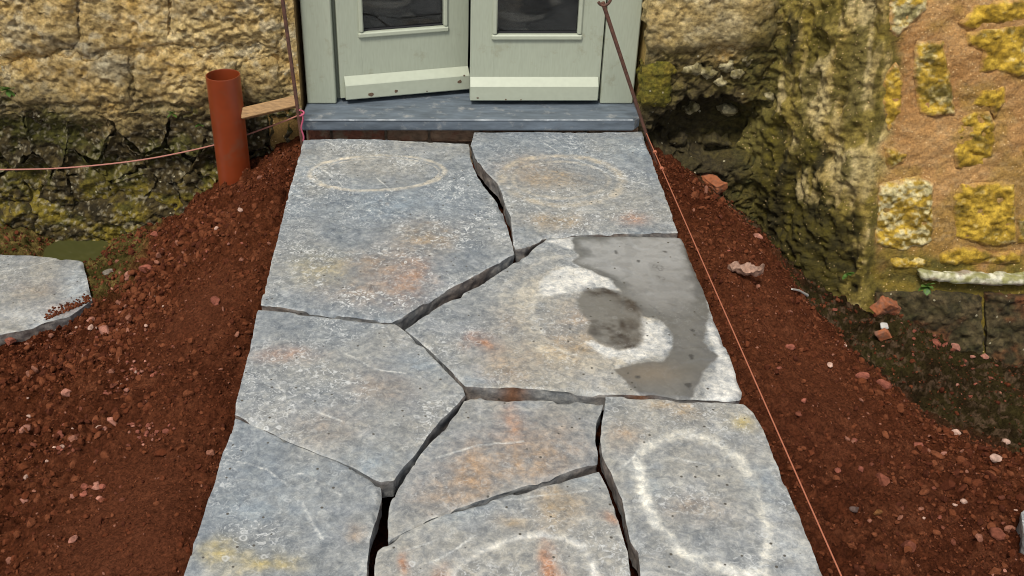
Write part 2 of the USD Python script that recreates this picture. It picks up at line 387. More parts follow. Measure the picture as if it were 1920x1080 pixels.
# ================================================================== THE GROUND
ctrl = np.array([
    # left of the path
    *[(-0.62, y, -0.07) for y in (0.6, 1.2, 1.8, 2.4, 3.0, 3.6)], (-0.64, 4.0, -0.07),
    (-0.82, 4.02, -0.16), (-0.93, 3.98, -0.215), (-1.05, 4.05, -0.32), (-1.2, 4.05, -0.43), (-1.43, 4.02, -0.50), (-1.44, 3.88, -0.49), (-1.60, 3.84, -0.53), (-1.63, 3.97, -0.63), (-1.62, 4.08, -0.58), (-1.82, 3.98, -0.50), (-2.4, 4.0, -0.52),
    (-1.36, 3.55, -0.50), (-1.30, 3.2, -0.46), (-1.6, 3.25, -0.535), (-1.6, 3.05, -0.50), (-1.95, 3.0, -0.56), (-1.9, 3.6, -0.60), (-2.5, 3.4, -0.60),
    (-0.95, 3.5, -0.24), (-0.9, 3.0, -0.20), (-1.0, 2.5, -0.22), (-1.5, 2.5, -0.38), (-1.0, 1.8, -0.19), (-1.5, 1.8, -0.30), (-2.2, 2.2, -0.46), (-1.2, 1.0, -0.2), (-2.2, 1.0, -0.4),
    # under the path
    *[(x, y, -0.17) for x in (-0.45, 0.1, 0.68) for y in (0.6, 1.4, 2.2, 3.0, 3.8)],
    # right of the path
    *[(0.86, y, -0.08) for y in (0.6, 1.2, 1.8, 2.4, 3.0, 3.6)], (0.88, 4.0, -0.09),
    (1.02, 4.05, -0.20), (1.2, 4.0, -0.33), (1.12, 3.8, -0.25), (1.25, 3.65, -0.31), (1.38, 3.75, -0.46), (1.40, 3.45, -0.45), (1.36, 3.2, -0.38), (1.55, 3.4, -0.58),
    (1.30, 2.9, -0.29), (1.43, 2.82, -0.36), (1.62, 2.85, -0.52), (1.62, 3.1, -0.58), (1.75, 3.35, -0.52), (2.0, 3.35, -0.68), (2.3, 3.3, -0.74), (1.9, 2.9, -0.62), (2.2, 2.7, -0.66),
    (1.69, 2.37, -0.34), (1.95, 2.45, -0.52), (1.35, 2.3, -0.22), (1.4, 1.8, -0.2), (1.9, 1.8, -0.26), (1.1, 1.2, -0.12), (2.0, 1.0, -0.25), (2.6, 2.0, -0.5), (1.05, 2.7, -0.16),
])
rbf = RBFInterpolator(ctrl[:, :2], ctrl[:, 2], kernel='thin_plate_spline', smoothing=2e-4)
cgx, cgy = np.arange(-3.2, 3.21, 0.04), np.arange(0.2, 4.6, 0.04)
CG = rbf(np.stack(np.meshgrid(cgx, cgy, indexing='ij'), -1).reshape(-1, 2)).reshape(len(cgx), len(cgy))
base_i = RegularGridInterpolator((cgx, cgy), np.clip(CG, -0.9, 0.0), method='linear')
def soil_base(x, y):
    xc, yc = np.clip(x, -3.1, 3.1), np.clip(y, 0.3, 4.5)
    z = base_i(np.stack([xc, yc], -1))
    far = sstep(0, 3, np.hypot(x - xc, y - yc))
    return z * (1 - far) - 0.45 * far
lump_r = np.random.default_rng(3)
NL = 42000
LP = np.c_[lump_r.uniform(-2.7, 2.7, NL), lump_r.uniform(1.0, 4.2, NL)]
LR, LH = 0.006 + 0.020 * lump_r.uniform(0, 1, NL) ** 2, lump_r.uniform(0.4, 1.2, NL)
LT = cKDTree(LP)
def smooth_zone(x, y):
    """trodden, finer soil beside the path"""
    near = 0.8 * np.exp(-(((x + 0.85) / 0.22) ** 2 + ((y - 1.9) / 0.45) ** 2))
    left = near + np.exp(-(((x + 0.80) / 0.17) ** 2 + ((y - 2.9) / 0.30) ** 2))
    left2 = np.exp(-(((x + 0.72) / 0.15) ** 2 + ((y - 1.7) / 0.5) ** 2))
    right = np.exp(-(((x - 1.12) / 0.27) ** 2 + ((y - 2.6) / 0.7) ** 2))
    return np.clip(left + 0.7 * left2 + 0.75 * right, 0, 1)
def soil_z(x, y, fine=True):
    x, y = np.asarray(x, float), np.asarray(y, float)
    z = soil_base(x, y)
    p = np.stack([x, y, np.zeros_like(x)], -1)
    z = z + (fbm(p * 3.5, 4, 21) - 0.5) * 0.075
    sm = 1 - 0.75 * smooth_zone(x, y)
    path = sstep(0.62, 0.55, np.abs(x - 0.12))
    z = z + (fbm(p * 18, 3, 22) - 0.5) * 0.055 * sm
    z = z + (np.abs(fbm(p * 42, 2, 23) - 0.5) * -2 + 0.3) * 0.022 * sm
    if fine:
        z = z + (fbm(p * 95, 2, 24) - 0.5) * 0.014 * sm
        d, i = LT.query(np.stack([x, y], -1).reshape(-1, 2))
        i = i.reshape(x.shape); d = d.reshape(x.shape)
        t = np.clip(1 - (d / LR[i]) ** 2, 0, 1)
        z = z + np.sqrt(t) * LR[i] * LH[i] * 0.7 * sm
    return np.where(np.abs(x - 0.12) < 0.74, np.minimum(z, -0.075 - 0.07 * path), z)

def axis(lo, hi, s, far):
    out = [hi + far * t for t in (0.004, 0.012, 0.03, 0.07, 0.16, 0.35, 0.65, 1)]
    inn = [lo - far * t for t in (1, 0.65, 0.35, 0.16, 0.07, 0.03, 0.012, 0.004)]
    return np.concatenate([inn, np.arange(lo, hi, s), out])
xs, ys = axis(-2.35, 2.4, 0.0065, 60), axis(1.25, 4.18, 0.0065, 60)
X, Y = np.meshgrid(xs, ys, indexing='ij')
Z = soil_z(X, Y)
Z = np.where(Y > 4.25, np.minimum(Z, -0.45), Z)
def soil_col(P, z0=None):
    x, y, z = P[:, 0], P[:, 1], P[:, 2]
    q = P * A(1, 1, 0.5)
    n1, n2, n3 = con(fbm(q * 2.2, 4, 31), 3), con(fbm(q * 11, 4, 32), 3), con(fbm(q * 45, 3, 33), 3.2)
    c = lerp(A(0.062, 0.0155, 0.0065) * np.ones((len(P), 3)), A(0.098, 0.029, 0.011), n1)
    c = lerp(c, A(0.17, 0.060, 0.028), 0.55 * n2 * n3)
    c = lerp(c, A(0.04, 0.0115, 0.005), 0.6 * (1 - n3))
    c = lerp(c, A(0.115, 0.038, 0.018), smooth_zone(x, y) * 0.6)
    zb = soil_base(x, y)
    wob = (fbm(q * 5, 4, 35) - 0.5) * 0.22 + (fbm(q * 25, 2, 37) - 0.5) * 0.1
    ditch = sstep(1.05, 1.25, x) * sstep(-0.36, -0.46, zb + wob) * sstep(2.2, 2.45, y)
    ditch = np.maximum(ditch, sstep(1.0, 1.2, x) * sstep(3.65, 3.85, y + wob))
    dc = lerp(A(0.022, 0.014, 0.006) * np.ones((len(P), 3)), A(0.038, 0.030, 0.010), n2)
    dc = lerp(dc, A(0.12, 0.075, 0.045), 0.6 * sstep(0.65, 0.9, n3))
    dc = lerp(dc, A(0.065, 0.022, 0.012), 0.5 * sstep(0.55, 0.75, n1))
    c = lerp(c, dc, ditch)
    pit = sstep(-1.15, -1.35, x + wob) * sstep(3.45, 3.6, y)
    pc = lerp(A(0.045, 0.038, 0.010) * np.ones((len(P), 3)), A(0.20, 0.14, 0.045), n2 * n3)
    return lerp(c, pc, pit)
v, f = grid_mesh(np.stack([X, Y, Z], -1))
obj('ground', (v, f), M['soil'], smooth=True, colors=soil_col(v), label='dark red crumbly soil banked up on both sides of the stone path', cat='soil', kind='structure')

# ================================================================== PAVING SLABS
def z0(pts, z=0.0): return np.array([on_z(px, py, z)[:2] for px, py in pts])
SLABS = {
 'A': [(489, 571), (512, 480), (541, 365), (570, 263), (650, 263), (720, 265), (800, 268), (879, 272), (883, 302), (894, 332), (911, 356), (928, 377), (943, 401), (953, 431), (960, 456), (965, 477), (941, 489), (907, 507), (864, 532), (822, 553), (787, 575), (752, 597), (735, 604), (680, 598), (651, 594), (600, 586), (557, 581), (520, 575)],
 'B': [(883, 272), (889, 250), (1000, 249), (1120, 249), (1203, 249), (1223, 307), (1249, 375), (1271, 439), (1200, 440), (1112, 440), (1056, 443), (1024, 446), (1000, 457), (985, 467), (967, 470), (963, 461), (961, 435), (957, 409), (947, 388), (941, 367), (933, 345), (913, 326), (894, 300)],
 'C': [(1026, 449), (1075, 445), (1180, 444), (1278, 444), (1300, 497), (1330, 572), (1352, 632), (1375, 689), (1392, 730), (1390, 741), (1379, 750), (1320, 748), (1262, 744), (1225, 738), (1190, 738), (1131, 739), (1060, 734), (1000, 730), (930, 727), (873, 724), (850, 697), (812, 662), (782, 636), (759, 619), (794, 596), (831, 572), (869, 551), (906, 532), (944, 506), (967, 491), (1011, 459)],
 'D': [(484, 583), (543, 587), (623, 599), (699, 608), (741, 611), (755, 621), (793, 651), (836, 695), (868, 728), (872, 739), (857, 759), (828, 788), (803, 818), (779, 851), (755, 878), (737, 899), (714, 905), (699, 899), (661, 878), (604, 852), (562, 836), (529, 822), (482, 800), (440, 779)],
 'E': [(440, 779.3), (482, 800.3), (529, 822.3), (562, 836.4), (604, 852.6), (661, 879.5), (698, 903), (713, 910), (715, 926), (706, 962), (694, 1004), (689, 1042), (687, 1080), (684, 1150), (680, 1260), (500, 1260), (292, 1260), (343, 1080), (390, 930)],
 'F': [(880, 740), (947, 746), (1013, 749), (1080, 751), (1131, 754), (1127, 770), (1118, 787), (1116, 820), (1121, 847), (1121, 861), (1107, 868), (1080, 878), (1030, 897), (980, 910), (913, 932), (850, 952), (780, 984), (728, 1012), (728, 973), (732, 940), (753, 900), (790, 847), (837, 800), (860, 770), (872, 745)],
 'G': [(727, 1013.2), (780, 985.2), (850, 954), (914, 937), (981, 917), (1031, 906), (1080, 893), (1123, 880), (1131, 893), (1143, 920), (1157, 967), (1167, 997), (1177, 1030), (1182, 1073), (1190, 1150), (1196, 1260), (950, 1260), (694, 1260), (698, 1150), (702, 1080), (703, 1053), (709, 1028)],
 'H': [(1136, 741), (1200, 743), (1300, 750), (1393, 757), (1411, 771), (1429, 803), (1454, 863), (1478, 920), (1513, 1003), (1544, 1080), (1580, 1170), (1615, 1260), (1420, 1260), (1215, 1260), (1207, 1150), (1200, 1080), (1198, 1030), (1183, 1007), (1167, 933), (1147, 883), (1129, 853), (1126, 820), (1127, 800), (1134, 762)],
}
SLAB_LABEL = {
 'A': 'large grey slab below the sill with a narrow chalk oval near its far edge',
 'B': 'grey slab at the door sill, to the right, with a faint buff ring',
 'C': 'grey slab with a wet smooth cement smear and white crescent, on the right of the path',
 'D': 'five-sided grey slab on the left of the path, halfway from the door',
 'E': 'bluish grey slab at the near left corner of the path with yellow stains',
 'F': 'tan-stained smooth grey slab in the middle of the near path',
 'G': 'grey slab at the bottom centre with orange rust spots and white vein',
 'H': 'long grey slab at the near right corner marked with a big white oval',
}
def polydist(P, pts, closed=False):
    q = resample(pts, 0.004, 0, 0, closed)
    return cKDTree(q).query(P)[0]
def ell(cx, cy, rx, ry, z=0.0, rot=0.0, n=60):
    """an oval drawn on the slab around the given spot"""
    c = on_z(cx, cy, z)[:2]; ax = abs(on_z(cx + rx, cy, z)[0] - on_z(cx, cy, z)[0]); ay = abs(on_z(cx, cy - ry, z)[1] - on_z(cx, cy + ry, z)[1]) / 2
    w = np.arange(n) / n * 2 * math.pi
    e = np.c_[ax * np.cos(w), ay * np.sin(w)]
    cr, sr = math.cos(rot), math.sin(rot)
    return c + e @ A(cr, sr, -sr, cr).reshape(2, 2)
RING_A = ell(707, 325, 128, 33)
RING_A2 = ell(707, 327, 118, 29)
RING_B = ell(1052, 338, 112, 46)
RING_H = z0([(1198, 868), (1205, 920), (1232, 985), (1275, 1030), (1330, 1058), (1390, 1072), (1435, 1070), (1444, 1010), (1432, 950), (1408, 895), (1380, 850), (1340, 826), (1290, 810), (1240, 822), (1208, 846)])
RING_G = z0([(850, 1062), (900, 1030), (960, 1006), (1020, 996), (1060, 1002), (1095, 1022), (1115, 1060), (1125, 1110), (1100, 1170), (1000, 1200), (880, 1180), (840, 1120)])
VEINS = {
 'A': [[(565, 290), (600, 315), (640, 345)], [(610, 266), (660, 290), (760, 300), (830, 330)], [(680, 300), (720, 345), (735, 360)]],
 'B': [[(1010, 262), (1060, 290), (1150, 330), (1230, 350)], [(985, 375), (1030, 405), (1060, 435)]],
 'C': [],
 'D': [[(520, 720), (560, 760), (640, 790)], [(600, 640), (700, 690), (760, 700)]],
 'E': [[(400, 900), (480, 905), (560, 890), (640, 930)], [(420, 860), (500, 880), (560, 930), (600, 1010)]],
 'F': [[(792, 860), (840, 850), (900, 838), (980, 828)]],
 'G': [[(720, 1045), (780, 1025), (850, 1000)], [(805, 1055), (870, 1020), (940, 985), (1020, 953)], [(950, 935), (1050, 930), (1100, 920)]],
 'H': [[(1150, 885), (1185, 862), (1200, 845)], [(1330, 880), (1370, 850), (1400, 805)], [(1270, 860), (1320, 870), (1370, 878)], [(1300, 990), (1330, 945)], [(1180, 1060), (1250, 1062), (1290, 1075)]],
}
# stains: (px, py, rx, ry, colour, strength)
OCH, ORG, TAN, YEL, BLU = (0.36, 0.225, 0.08), (0.40, 0.145, 0.038), (0.30, 0.20, 0.115), (0.44, 0.34, 0.11), (0.20, 0.26, 0.31)
STAINS = {
 'A': [(765, 520, 45, 40, (0.33, 0.16, 0.07), .7), (700, 495, 60, 25, TAN, .8), (800, 440, 60, 30, OCH, .55), (600, 500, 50, 30, YEL, .5), (740, 385, 90, 25, BLU, .5), (560, 330, 40, 60, BLU, .4), (680, 545, 80, 25, TAN, .5)],
 'B': [(1040, 335, 60, 18, OCH, .7), (1030, 415, 60, 16, OCH, .8), (1190, 410, 25, 10, ORG, .6), (980, 310, 60, 25, TAN, .5), (1180, 275, 60, 25, BLU, .5), (990, 420, 40, 25, BLU, .5)],
 'C': [(900, 645, 30, 16, ORG, .8), (950, 690, 45, 40, TAN, .8), (1060, 655, 70, 28, OCH, .7), (1080, 600, 50, 40, TAN, .5), (960, 600, 40, 25, TAN, .5), (900, 715, 45, 14, BLU, .5), (1000, 560, 70, 40, (0.40, 0.36, 0.28), .6)],
 'D': [(540, 665, 50, 14, ORG, .5), (720, 720, 60, 35, TAN, .6), (610, 800, 60, 30, TAN, .4), (780, 690, 60, 30, BLU, .6), (700, 870, 60, 30, BLU, .6), (620, 680, 90, 40, (0.33, 0.31, 0.26), .5)],
 'E': [(410, 1035, 40, 22, YEL, .8), (500, 1060, 70, 22, YEL, .9), (660, 1000, 25, 20, TAN, .5), (500, 960, 90, 30, BLU, .5), (580, 900, 90, 30, BLU, .4)],
 'F': [(960, 790, 24, 40, ORG, .55), (880, 890, 26, 38, (0.36, 0.20, 0.08), .75), (980, 870, 130, 60, TAN, .75), (850, 930, 70, 40, TAN, .7), (1020, 810, 60, 40, TAN, .4), (980, 760, 26, 14, BLU, .5), (1050, 870, 50, 14, (0.14, 0.14, 0.14), .5)],
 'G': [(1030, 1052, 22, 44, ORG, 1.0), (1032, 1056, 18, 38, ORG, .9), (755, 1058, 10, 20, ORG, .95), (825, 1075, 18, 14, ORG, .9), (1150, 975, 16, 14, ORG, .8), (1050, 945, 45, 30, OCH, .7), (955, 980, 24, 14, OCH, .6), (850, 965, 90, 25, BLU, .4), (1090, 900, 40, 20, BLU, .5)],
 'H': [(1395, 795, 22, 12, YEL, .9), (1240, 755, 24, 12, OCH, .6), (1290, 768, 24, 20, OCH, .6), (1175, 820, 30, 20, TAN, .6), (1300, 960, 50, 22, TAN, .5), (1215, 900, 40, 40, BLU, .4), (1420, 900, 40, 40, BLU, .5), (1490, 1040, 40, 40, (0.40, 0.42, 0.42), .5)],
}
WET = Polygon(z0([(1070, 452), (1078, 446), (1180, 438), (1290, 436), (1312, 520), (1330, 580), (1318, 640), (1345, 668), (1318, 700), (1300, 745), (1270, 760), (1200, 742), (1180, 722), (1152, 692), (1190, 685), (1245, 678), (1262, 655), (1262, 630), (1243, 605), (1205, 590), (1170, 560), (1160, 540), (1140, 520), (1110, 508), (1085, 500), (1072, 490), (1084, 478)]))
WET2 = Polygon(z0([(1080, 560), (1100, 540), (1130, 537), (1162, 545), (1190, 566), (1204, 590), (1207, 628), (1190, 650), (1160, 654), (1120, 640), (1095, 622), (1105, 598), (1085, 582)]))
WHITE = [z0([(1010, 530), (1035, 508), (1070, 500), (1110, 505), (1142, 522), (1158, 547), (1125, 536), (1092, 538), (1068, 548), (1040, 552), (1015, 560)]),
         z0([(1195, 590), (1240, 612), (1252, 650), (1230, 666), (1180, 680), (1130, 664), (1100, 640), (1112, 638), (1145, 653), (1188, 655), (1207, 632)]),
         z0([(1330, 612), (1350, 640), (1395, 735), (1370, 755), (1320, 752), (1322, 715), (1345, 690)]),
         z0([(1020, 452), (1070, 447), (1078, 470), (1060, 468)])]
def soft(P2, pg, w, seed, amp=0.012):
    """1 inside the outline, 0 outside, along a wandering edge"""
    pg = pg if isinstance(pg, Polygon) else Polygon(pg)
    if not pg.is_valid: pg = pg.buffer(0)
    d = shapely.distance(shapely.boundary(pg), shapely.points(P2))
    d = np.where(shapely.contains_xy(pg, P2[:, 0], P2[:, 1]), d, -d)
    d = d + (fbm(np.c_[P2 * 28, np.zeros(len(P2))], 4, seed) - 0.5) * 2 * amp
    return sstep(-w, w, d)
def slab_color(P, key, d, zt=0.0):
    P2 = P[:, :2]; q = np.c_[P2, np.full(len(P), hash_id(key))]
    n1, n2, n3, n4 = con(fbm(q * 3, 4, 41), 3), con(fbm(q * 10, 4, 42), 3), con(fbm(q * 34, 4, 43), 3), con(fbm(q * 90, 2, 44), 2.5)
    warm = {'A': .25, 'B': .1, 'C': .85, 'D': .6, 'E': .35, 'F': .8, 'G': .4, 'H': .5, 'L': .5}.get(key, .5)
    c = lerp(A(0.172, 0.194, 0.212) * np.ones((len(P), 3)), A(0.270, 0.258, 0.225), np.clip(n1 * 0.9 + warm * 0.7 - 0.3, 0, 1))
    c = lerp(c, A(0.150, 0.176, 0.196), 0.6 * n2 * (1 - n1) * (1.2 - warm))
    c = lerp(c, A(0.40, 0.41, 0.41), 0.35 * n3 * n2)
    c = lerp(c, A(0.13, 0.135, 0.135), 0.30 * (1 - n3) * (1 - n4))
    wet = np.zeros(len(P))
    wob = np.stack([fbm(q * 12, 3, 45) - 0.5, fbm(q * 12, 3, 46) - 0.5], 1) * 0.08
    for k, (px, py, rx, ry, col, s) in enumerate(STAINS.get(key, [])):
        e = ell(px, py, rx, ry, zt); ctr = e.mean(0); ax, ay = np.abs(e - ctr).max(0)
        r2 = (((P2 + wob - ctr) / A(ax, ay)) ** 2).sum(1)
        c = lerp(c, A(*col), np.minimum(1, s * 1.3) * np.exp(-r2 * 1.0) * (0.40 + 0.60 * n3) * (0.7 + 0.3 * n2) * (0.6 + 0.4 * n4))
        if col == ORG or key == 'A': c = lerp(c, A(0.07, 0.035, 0.02), 0.7 * s * np.exp(-r2 * 1.3) * sstep(0.66, 0.74, fbm(q * 38, 3, 52)))
    br = con(fbm(q * 22, 4, 47), 3)                        # how worn a chalk line is
    grit = 0.5 + 0.5 * con(fbm(q * 80, 3, 48), 3)
    def line(pts, w, col, s, seed, closed=True):
        nonlocal c
        dd = polydist(P2 + wob * 0.22, pts, closed)
        c = lerp(c, A(*col), s * np.exp(-(dd / w) ** 2 - 0.5 * (dd / w) ** 4) * (0.3 + 0.7 * br) * grit)
    if key == 'A': line(RING_A, 0.012, (0.58, 0.51, 0.39), 1.0, 1); line(RING_A2, 0.004, (0.64, 0.57, 0.45), 0.9, 2)
    if key == 'B': line(RING_B, 0.022, (0.50, 0.42, 0.30), 0.85, 3); line(ell(1050, 338, 90, 34), 0.012, (0.5, 0.43, 0.32), 0.55, 4)
    if key == 'H': line(RING_H, 0.018, (0.66, 0.63, 0.54), 0.95, 5); line(RING_H[:7], 0.014, (0.72, 0.70, 0.62), 0.8, 5, False)
    if key == 'G': line(RING_G, 0.012, (0.62, 0.60, 0.54), 0.95, 6); line(RING_G * 0.97 + RING_G.mean(0) * 0.03, 0.005, (0.64, 0.62, 0.57), 0.8, 6)
    if key == 'C':
        line(ell(1095, 590, 118, 88), 0.035, (0.46, 0.41, 0.32), 0.9, 7); line(ell(1100, 590, 100, 75), 0.010, (0.52, 0.49, 0.42), 0.8, 9); line(ell(1105, 590, 165, 120), 0.018, (0.40, 0.37, 0.31), 0.55, 8)
        c = lerp(c, A(0.10, 0.11, 0.12), 0.8 * np.exp(-(((P2 + wob * .2 - on_z(968, 625, 0)[:2]) / A(0.020, 0.035)) ** 2).sum(1)) * n3)
        for k, w in enumerate(WHITE):
            c = lerp(c, A(0.52, 0.51, 0.47), soft(P2, w, 0.010, 50 + k, 0.016) * (0.6 + 0.4 * n3))
        w1, w2 = soft(P2, WET, 0.005, 61, 0.010), soft(P2, WET2, 0.010, 62, 0.014)
        inner = soft(P2, WET.buffer(-0.03), 0.02, 63, 0.02)
        gc = lerp(A(0.12, 0.118, 0.108) * np.ones((len(P), 3)), A(0.275, 0.275, 0.265), inner * sstep(2.62, 2.85, P2[:, 1] + (n1 - .5) * .2))
        gc = lerp(gc, A(0.17, 0.168, 0.158), 0.4 * n2)
        gc = lerp(gc, A(0.10, 0.10, 0.10), 0.55 * sstep(0.42, 0.5, fbm(q * 9, 5, 64)) * sstep(0.58, 0.5, fbm(q * 9, 5, 64)) * (1 - inner))
        gc = lerp(gc, A(0.10, 0.10, 0.095), 0.5 * sstep(0.55, 0.8, n3) * (1 - inner * .6))
        gc = lerp(gc, A(0.18, 0.135, 0.085), 0.5 * np.exp(-(((P2 - on_z(1215, 700, 0)[:2]) / A(0.10, 0.05)) ** 2).sum(1)))
        hair = fbm(q * 7, 5, 66); hair2 = fbm(q * 6, 5, 67)
        gc = lerp(gc, A(0.075, 0.075, 0.075), 0.6 * np.exp(-((hair - 0.47) / 0.006) ** 2) * sstep(0.5, 0.62, hair2))
        gc = lerp(gc, A(0.04, 0.04, 0.04), 0.8 * sstep(0.74, 0.80, fbm(q * 30, 2, 68)))
        c = lerp(c, gc, w1)
        c = lerp(c, lerp(A(0.15, 0.142, 0.125) * np.ones((len(P), 3)), A(0.045, 0.036, 0.03), n3 * n2), w2)
        wet = np.maximum(w1, w2)
    for k, vn in enumerate(VEINS.get(key, [])):
        dd = polydist(P2 + wob * 0.35, z0(vn, zt), False)
        c = lerp(c, A(0.60, 0.60, 0.56), 0.75 * np.exp(-(dd / 0.0024) ** 2) * (0.1 + 0.9 * con(fbm(q * 14, 3, 71 + k), 4)))
    edge = np.exp(-np.maximum(d, 0) / 0.006) * (d >= 0)
    c = lerp(c, A(0.44, 0.45, 0.43), 0.45 * edge * n3 * (1 - wet))   # bruised arrises
    side = d < 0
    sc = lerp(A(0.15, 0.155, 0.155) * np.ones((len(P), 3)), A(0.24, 0.24, 0.23), con(fbm(P * 30, 4, 49), 3))
    sc = lerp(sc, A(0.16, 0.10, 0.065), 0.5 * con(fbm(P * 7, 3, 51), 4))
    if key == 'C':
        for rx_ in (962, 1197):
            g = on_z(rx_, 733, 0)[:2]
            sc = lerp(sc, A(0.17, 0.065, 0.022), 0.9 * np.exp(-(((P2 - g) / A(0.04, 0.05)) ** 2).sum(1)))
    c = np.where(side[:, None], sc, c)
    return c * 0.9, np.where(side, 0, wet)
def hash_id(k): return (ord(k[0]) - 60) * 1.37
def make_slab(name, key, poly, zt, thick, label, group=None, seed=0, tilt=(0, 0), s=0.0046):
    ctr = poly.mean(0)
    def tw(uv, h): return np.c_[uv, zt + h + (uv - ctr) @ A(*tilt)]
    def hf(uv, d):
        q = np.c_[uv, np.full(len(uv), seed * 2.1)]
        t5 = fbm(q * 4.5, 4, seed + 4) * 7
        h = (fbm(q * 5, 3, seed) - 0.5) * 0.010 + (fbm(q * 28, 3, seed + 1) - 0.5) * 0.003 + (np.floor(t5) + sstep(0.86, 1.0, t5 % 1) - 3.5) * 0.0016
        chip = 0.0022 + 0.011 * sstep(0.52, 0.72, fbm(q * 16, 3, seed + 2))
        return h - chip * np.clip(1 - d / (0.004 + chip * 0.8), 0, 1) ** 1.6 * 0.9
    v, f, uv, d, h = patch(poly, tw, s, hf, thick, 0.0030, seed, -0.003, 9)
    c, w = slab_color(v, key, d, zt)
    q = np.c_[v[:, :2], np.full(len(v), seed * 1.3)]
    amt = {'A': .95, 'B': .9, 'C': .55, 'D': .7, 'E': .6, 'F': .22, 'G': .7, 'H': .5, 'L': .45}.get(key, .5)
    fk = np.clip(amt * (0.22 + 0.95 * con(fbm(q * 7, 4, 191), 4)), 0, 1) * (d >= 0)
    prim = obj(name, (v, f), M['slab'], smooth=True, colors=c, loc=(*ctr, zt - thick), label=label, cat='paving slab', group=group)
    UsdGeom.PrimvarsAPI(prim).CreatePrimvar('wet', Sdf.ValueTypeNames.Color3fArray, 'vertex').Set(Vt.Vec3fArray.FromNumpy(np.c_[w, fk, 0 * w].astype(np.float32)))
    return prim
TILT = {'A': (0.0, 0.003), 'B': (0.004, 0.0), 'C': (0, 0), 'D': (-0.003, 0.004), 'E': (0.002, 0), 'F': (0.0, -0.003), 'G': (0, 0.002), 'H': (0.003, 0)}
LIFT = {'A': 0.004, 'B': 0.006, 'C': 0.0, 'D': 0.003, 'E': -0.004, 'F': -0.003, 'G': -0.006, 'H': 0.0}
for k, (key, pts) in enumerate(SLABS.items()):
    make_slab('paving_slab', key, z0(pts), LIFT[key], 0.055, SLAB_LABEL[key], 'slabs of the path', seed=100 + k * 7, tilt=TILT[key])
LS_Z = -0.49
left_poly = z0([(172, 563), (163, 520), (155, 490), (100, 484), (60, 479), (-20, 478), (-160, 485), (-230, 560), (-190, 640), (-60, 640), (0, 628), (43, 618), (87, 604), (130, 592)], LS_Z)
VEINS['L'] = [[(0, 510), (50, 504), (85, 492), (110, 484)]]
STAINS['L'] = [(80, 545, 60, 20, TAN, .4), (120, 580, 40, 12, ORG, .4), (60, 590, 60, 20, (0.42, 0.44, 0.45), .8), (140, 540, 30, 30, (0.36, 0.4, 0.42), .7)]
make_slab('paving_slab', 'L', left_poly, LS_Z, 0.06, 'pale grey slab lying apart in the hollow at the left edge', 'slabs lying apart from the path', seed=171, tilt=(0.0, 0.0))
make_slab('paving_slab', 'R', z0([(1914, 960), (1935, 945), (2100, 950), (2140, 1060), (1990, 1080), (1922, 1010)], -0.16), -0.16, 0.06, 'corner of a pale slab just showing at the far right edge', 'slabs lying apart from the path', seed=181)

# ================================================================== WALLS
WY = 4.10
def relief(q, seed, a=1.0):
    n1, n2, n3 = fbm(q * 5, 3, seed), fbm(q * 16, 4, seed + 1), fbm(q * 48, 3, seed + 2)
    r = 1 - np.abs(2 * n2 - 1) * 1.6
    r4 = 1 - np.abs(2 * fbm(q * A(30, 30, 42), 3, seed + 3) - 1) * 1.8
    w = 0.15 + 1.15 * con(fbm(q * 3.1, 3, seed + 5), 3.5)
    w2 = 0.3 + 0.9 * con(fbm(q * 4.7, 3, seed + 6), 3.5)
    pit = sstep(0.66, 0.74, fbm(q * 21, 3, seed + 7))
    return a * ((n1 - 0.5) * 0.055 + (r - 0.55) * 0.017 * w + (n3 - 0.5) * 0.024 * w2 + np.minimum(r4 - 0.6, 0.15) * 0.012 * w - pit * 0.012)
def wall_color(P, seed=0):
    z = P[:, 2]
    n1, n2, n3, n4 = con(fbm(P * 2.6, 4, 81 + seed), 3.2), con(fbm(P * 8, 4, 82 + seed), 3), con(fbm(P * 26, 4, 83 + seed), 3), con(fbm(P * 70, 3, 84), 3)
    c = lerp(A(0.50, 0.30, 0.068) * np.ones((len(P), 3)), A(0.62, 0.455, 0.185), n2)
    c = lerp(c, A(0.43, 0.31, 0.125), 0.6 * sstep(0.5, 0.8, n1))
    c = lerp(c, A(0.22, 0.205, 0.15), 0.7 * sstep(0.62, 0.9, con(fbm(P * 3.7, 4, 88), 3)) * n2)
    c = lerp(c, A(0.23, 0.22, 0.17), 0.55 * sstep(0.62, 0.9, n3) * n1)
    c = lerp(c, A(0.42, 0.21, 0.025), 0.75 * sstep(0.66, 0.9, 1 - n1) * n3)
    c = lerp(c, A(0.72, 0.60, 0.36), 0.55 * n4 * n3)
    c = lerp(c, A(0.11, 0.07, 0.024), 0.75 * (1 - n4) * (1 - n3))
    # damp and moss rise from the ground
    e = z + (fbm(P * 4, 4, 86) - 0.5) * 0.42 + (fbm(P * 20, 3, 87) - 0.5) * 0.14
    dk = lerp(A(0.020, 0.014, 0.004) * np.ones((len(P), 3)), A(0.060, 0.042, 0.012), n3)
    dk = lerp(dk, A(0.055, 0.055, 0.005), 0.75 * sstep(0.4, 0.7, n2))
    dk = lerp(dk, A(0.20, 0.145, 0.012), 0.8 * sstep(-0.16, -0.40, z) * sstep(0.35, 0.75, n2 * 0.6 + n3 * 0.4))
    dk = lerp(dk, A(0.30, 0.26, 0.17), 0.6 * sstep(0.80, 0.95, n4))
    c = lerp(c, A(0.16, 0.12, 0.05), 0.75 * sstep(0.28, 0.08, e))
    return lerp(c, dk, 0.95 * sstep(0.13, -0.03, e))
